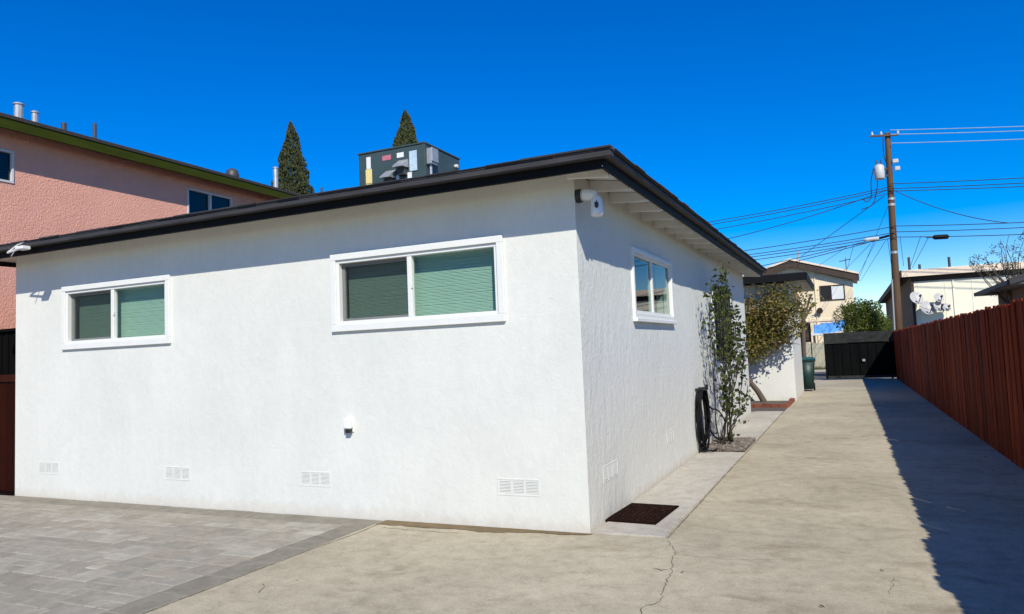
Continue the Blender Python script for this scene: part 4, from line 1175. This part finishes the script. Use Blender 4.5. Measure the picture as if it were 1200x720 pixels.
wire((4.05, 28.90, 7.38), (2.95, 45.40, 5.48), 0.0, 'thin drop wire fanning down towards the beige house eave', 'thin drop wires fanning down from the pole', r=0.010)
wire((3.82, 28.90, 5.79), (3.04, 45.40, 5.36), 0.0, 'thin drop wire fanning down towards the beige house eave', 'thin drop wires fanning down from the pole', r=0.010)
wire((3.42, 28.90, 5.75), (2.86, 45.40, 5.59), 0.0, 'thin drop wire fanning down towards the beige house eave', 'thin drop wires fanning down from the pole', r=0.010)
wire((3.22, 28.90, 5.70), (1.93, 45.40, 5.89), 0.0, 'thin drop wire fanning down towards the beige house eave', 'thin drop wires fanning down from the pole', r=0.010)
wire((2.56, 28.90, 5.69), (2.30, 45.40, 6.08), 0.0, 'thin drop wire fanning down towards the beige house eave', 'thin drop wires fanning down from the pole', r=0.010)
wire((3.89, 28.90, 5.85), (4.89, 45.40, 5.64), 0.0, 'thin drop wire fanning down towards the beige house eave', 'thin drop wires fanning down from the pole', r=0.010)
wire((2.28, 28.90, 5.65), (0.71, 45.40, 6.61), 0.0, 'thin drop wire fanning down towards the beige house eave', 'thin drop wires fanning down from the pole', r=0.010)
wire((4.30, 28.80, 10.48), (14.42, 28.80, 9.20), 0.05, 'uppermost of the three pale high cables running right from the pole top', 'pale high cables running right', r=0.018, mat='wire_pale')
wire((4.30, 28.80, 10.29), (14.03, 28.80, 9.08), 0.05, 'second of the three pale high cables running right from the pole top', 'pale high cables running right', r=0.018, mat='wire_pale')
wire((4.30, 28.80, 9.91), (13.55, 28.80, 8.84), 0.05, 'lowest of the three pale high cables running right from the pole top', 'pale high cables running right', r=0.018, mat='wire_pale')
wire((4.14, 28.80, 8.17), (14.28, 28.80, 7.43), 0.06, 'uppermost of the three dark cables running right from below the transformer', 'middle cables running right')
wire((4.14, 28.80, 7.97), (14.26, 28.80, 7.22), 0.06, 'second of the three dark cables running right from below the transformer', 'middle cables running right')
wire((4.13, 28.80, 7.86), (14.25, 28.80, 7.05), 0.06, 'lowest of the three dark cables running right from below the transformer', 'middle cables running right')
wire((4.13, 28.80, 7.97), (8.23, 28.80, 6.02), 0.25, 'dark cable sagging down to the right from the pole to the lower bundle', 'diagonal cable')
wire((4.11, 28.80, 6.36), (14.14, 28.80, 5.77), 0.1, 'uppermost thin cable of the low bundle running right from the pole', 'lower cables running right')
wire((4.10, 28.80, 6.11), (14.13, 28.80, 5.62), 0.1, 'second thin cable of the low bundle running right from the pole', 'lower cables running right')
wire((4.10, 28.80, 5.89), (14.10, 28.80, 5.28), 0.1, 'lowest thin cable of the low bundle running right from the pole', 'lower cables running right')
wire((5.39, 28.80, 5.72), (5.07, 33.40, 4.93), 0.0, 'thin drop wire slanting from the lower bundle to the cream building roof', 'thin drop wires near the splice case', r=0.010)
wire((5.12, 28.80, 5.82), (5.01, 33.40, 5.02), 0.0, 'thin drop wire slanting from the lower bundle to the cream building roof', 'thin drop wires near the splice case', r=0.010)
wire((4.36, 28.80, 5.86), (4.72, 33.40, 5.04), 0.0, 'thin drop wire slanting from the lower bundle to the cream building roof', 'thin drop wires near the splice case', r=0.010)
t = thing('splice_case', 'black splice case hanging on the lower cable right of the pole', 'splice case', (5.55, 28.80, 5.72))
obj('case', T([(5.55, 28.80, 5.72), (5.61, 28.80, 5.72), (6.07, 28.80, 5.70), (6.13, 28.80, 5.69)], [0.05, 0.10, 0.10, 0.05], 8), 'rubber', t)
obj('hanger', T([(5.55, 28.80, 5.72), (5.30, 28.80, 5.75)], 0.03, 5), 'metal_dark', t)
t = thing('cable_terminal', 'pale cable terminal box hanging on the lower cables left of the pole', 'terminal box', (3.00, 28.80, 5.88))
obj('case', T([(3.00, 28.80, 5.88), (3.06, 28.80, 5.88), (3.50, 28.80, 5.89), (3.56, 28.80, 5.89)], [0.05, 0.08, 0.08, 0.05], 8), 'transformer', t)
obj('tail', T([(3.56, 28.80, 5.89), (3.96, 28.80, 5.97)], 0.05, 5), 'rubber', t)

# pink building on the left -------------------------------------------------------
pk = thing('pink_building', 'pink stucco two-storey building with olive green fascia at the left', 'building', (-14, 5, 0))
PW1 = (0.05, 1.13, 4.50, 5.01)
PW2 = (4.43, 5.59, 4.53, 5.09)
PF = lambda u, d, v: (-9.6 + d, u, v)
obj('wall', wall(-1.5, 16, -0.1, 5.5, [PW1, PW2], 0.2, PF), 'stucco_pink', pk)
obj('wall', B((-20, -9.81, -1.5, -1.3, -0.1, 5.5), (-20, -9.81, 15.8, 16, -0.1, 5.5), (-20, -19.8, -1.29, 15.79, -0.1, 5.5)), 'stucco_pink', pk)
bm = bmesh.new(); poly_prism(bm, [(-9.29, -1.9, 5.44), (-15, -1.9, 6.15), (-20.4, -1.9, 5.44), (-20.4, -1.9, 5.38), (-9.29, -1.9, 5.38)], (0, 18.3, 0))
pr = obj('roof', bm, 'roof_edge', pk)
for y0, y1 in ((-1.9, 1.98), (1.985, 7.1), (7.105, 16.4)):
    obj('fascia', B((-9.288, -9.25, y0, y1, 5.235, 5.405), bev=0.006), 'green_trim', pr)
obj('drip_edge', B((-9.249, -9.235, -1.9, 16.4, 5.40, 5.455)), 'roof_edge', pr)
obj('soffit', B((-9.598, -9.29, -1.9, 16.4, 5.345, 5.378)), 'brown_trim', pr)
for w, lv in ((PW1, True), (PW2, True)):
    u0, u1, v0, v1 = w
    wd = obj('window', ring(u0, u1, v0, v1, 0.035, -0.08, 0.015, PF), 'vinyl_grey', pk)
    m = (u0 + u1) / 2
    obj('mullion', B((m - 0.02, m + 0.02, -0.06, 0.012, v0 + 0.035, v1 - 0.035), f=PF), 'vinyl_grey', wd)
    obj('pane', B((u0 + 0.036, m - 0.021, -0.05, -0.045, v0 + 0.036, v1 - 0.036), f=PF), 'glass_far', wd)
    obj('pane', B((m + 0.021, u1 - 0.036, -0.04, -0.035, v0 + 0.036, v1 - 0.036), f=PF), 'glass_far', wd)
    bm = bmesh.new(); z = v0 + 0.05
    while z < v1 - 0.04:
        bx(bm, u0 + 0.04, u1 - 0.04, -0.115, -0.085, z, z + 0.012, f=PF); z += 0.045
    obj('blind', bm, 'blind', wd, kind='stuff')
    obj('room', B((u0 + 0.02, u1 - 0.02, -0.6, -0.19, v0 - 0.02, v1 + 0.02), f=PF), 'dark_void', wd)
rz = 5.44 + 0.9 * 0.124
for (y, z1, r, mm, lab) in [(1.565, 6.0, 0.07, 'galv', 0), (1.832, 5.94, 0.05, 'galv', 0), (2.336, 5.91, 0.045, 'metal_dark', 0), (2.913, 6.06, 0.035, 'metal_dark', 0), (7.57, 6.25, 0.06, 'galv', 0), (9.265, 6.12, 0.03, 'metal_dark', 0)]:
    p = obj('vent_pipe', T([(-10.2, y, rz - 0.02), (-10.2, y, z1)], r, 10), mm, pr)
    if r > 0.045: obj('cap', T([(-10.2, y, z1 + 0.001), (-10.2, y, z1 + 0.02), (-10.2, y, z1 + 0.045)], [r * 1.25, r * 1.25, r * 0.4], 10), 'galv', p)
obj('dome_vent', T([(-10.2, 6.2, rz - 0.02), (-10.2, 6.2, 5.80), (-10.2, 6.2, 5.9), (-10.2, 6.2, 5.95)], [0.13, 0.15, 0.12, 0.04], 12), 'metal_dark', pr, True)

# side gate between the two houses ---------------------------------------------------
sg = thing('side_gate', 'dark red wooden side gate between the white and the pink house', 'gate', (-8.6, 0.15, 0))
rr = random.Random(121); x = -9.58
while x < -7.80:
    obj('board', B((x, x + 0.134, 0.12 + rr.uniform(0, 0.006), 0.145, 0.02, 1.42 + rr.uniform(-.006, .006)), bev=0.003), 'darkwood', sg); x += 0.138
obj('top_rail', B((-9.58, -7.68, 0.10, 0.16, 1.435, 1.53), bev=0.005), 'darkwood', sg)
obj('rail', B((-9.58, -7.68, 0.147, 0.19, 0.3, 0.39)), 'darkwood', sg)
sf = thing('black_screen_panel', 'black lattice screen standing behind the dark red side gate', 'screen', (-8.7, 0.75, 0))
obj('panel', B((-9.57, -7.70, 0.75, 0.78, 0.0, 2.16)), 'gate_black', sf)
for k in range(12): obj('slat', B((-9.57 + k * 0.16, -9.52 + k * 0.16, 0.72, 0.748, 0.05, 2.12)), 'gate_black', sf)
obj('cap', B((-9.57, -7.70, 0.70, 0.80, 2.162, 2.20)), 'gate_black', sf)
for x in (-8.62, -8.5, -8.3): obj('finial', T([(x, 0.75, 2.2), (x, 0.75, 2.27)], [0.03, 0.012], 6), 'gate_black', sf)
print('objects', len(bpy.data.objects), 'tris', sum(len(m.loop_triangles) or len(m.polygons) for m in bpy.data.meshes))
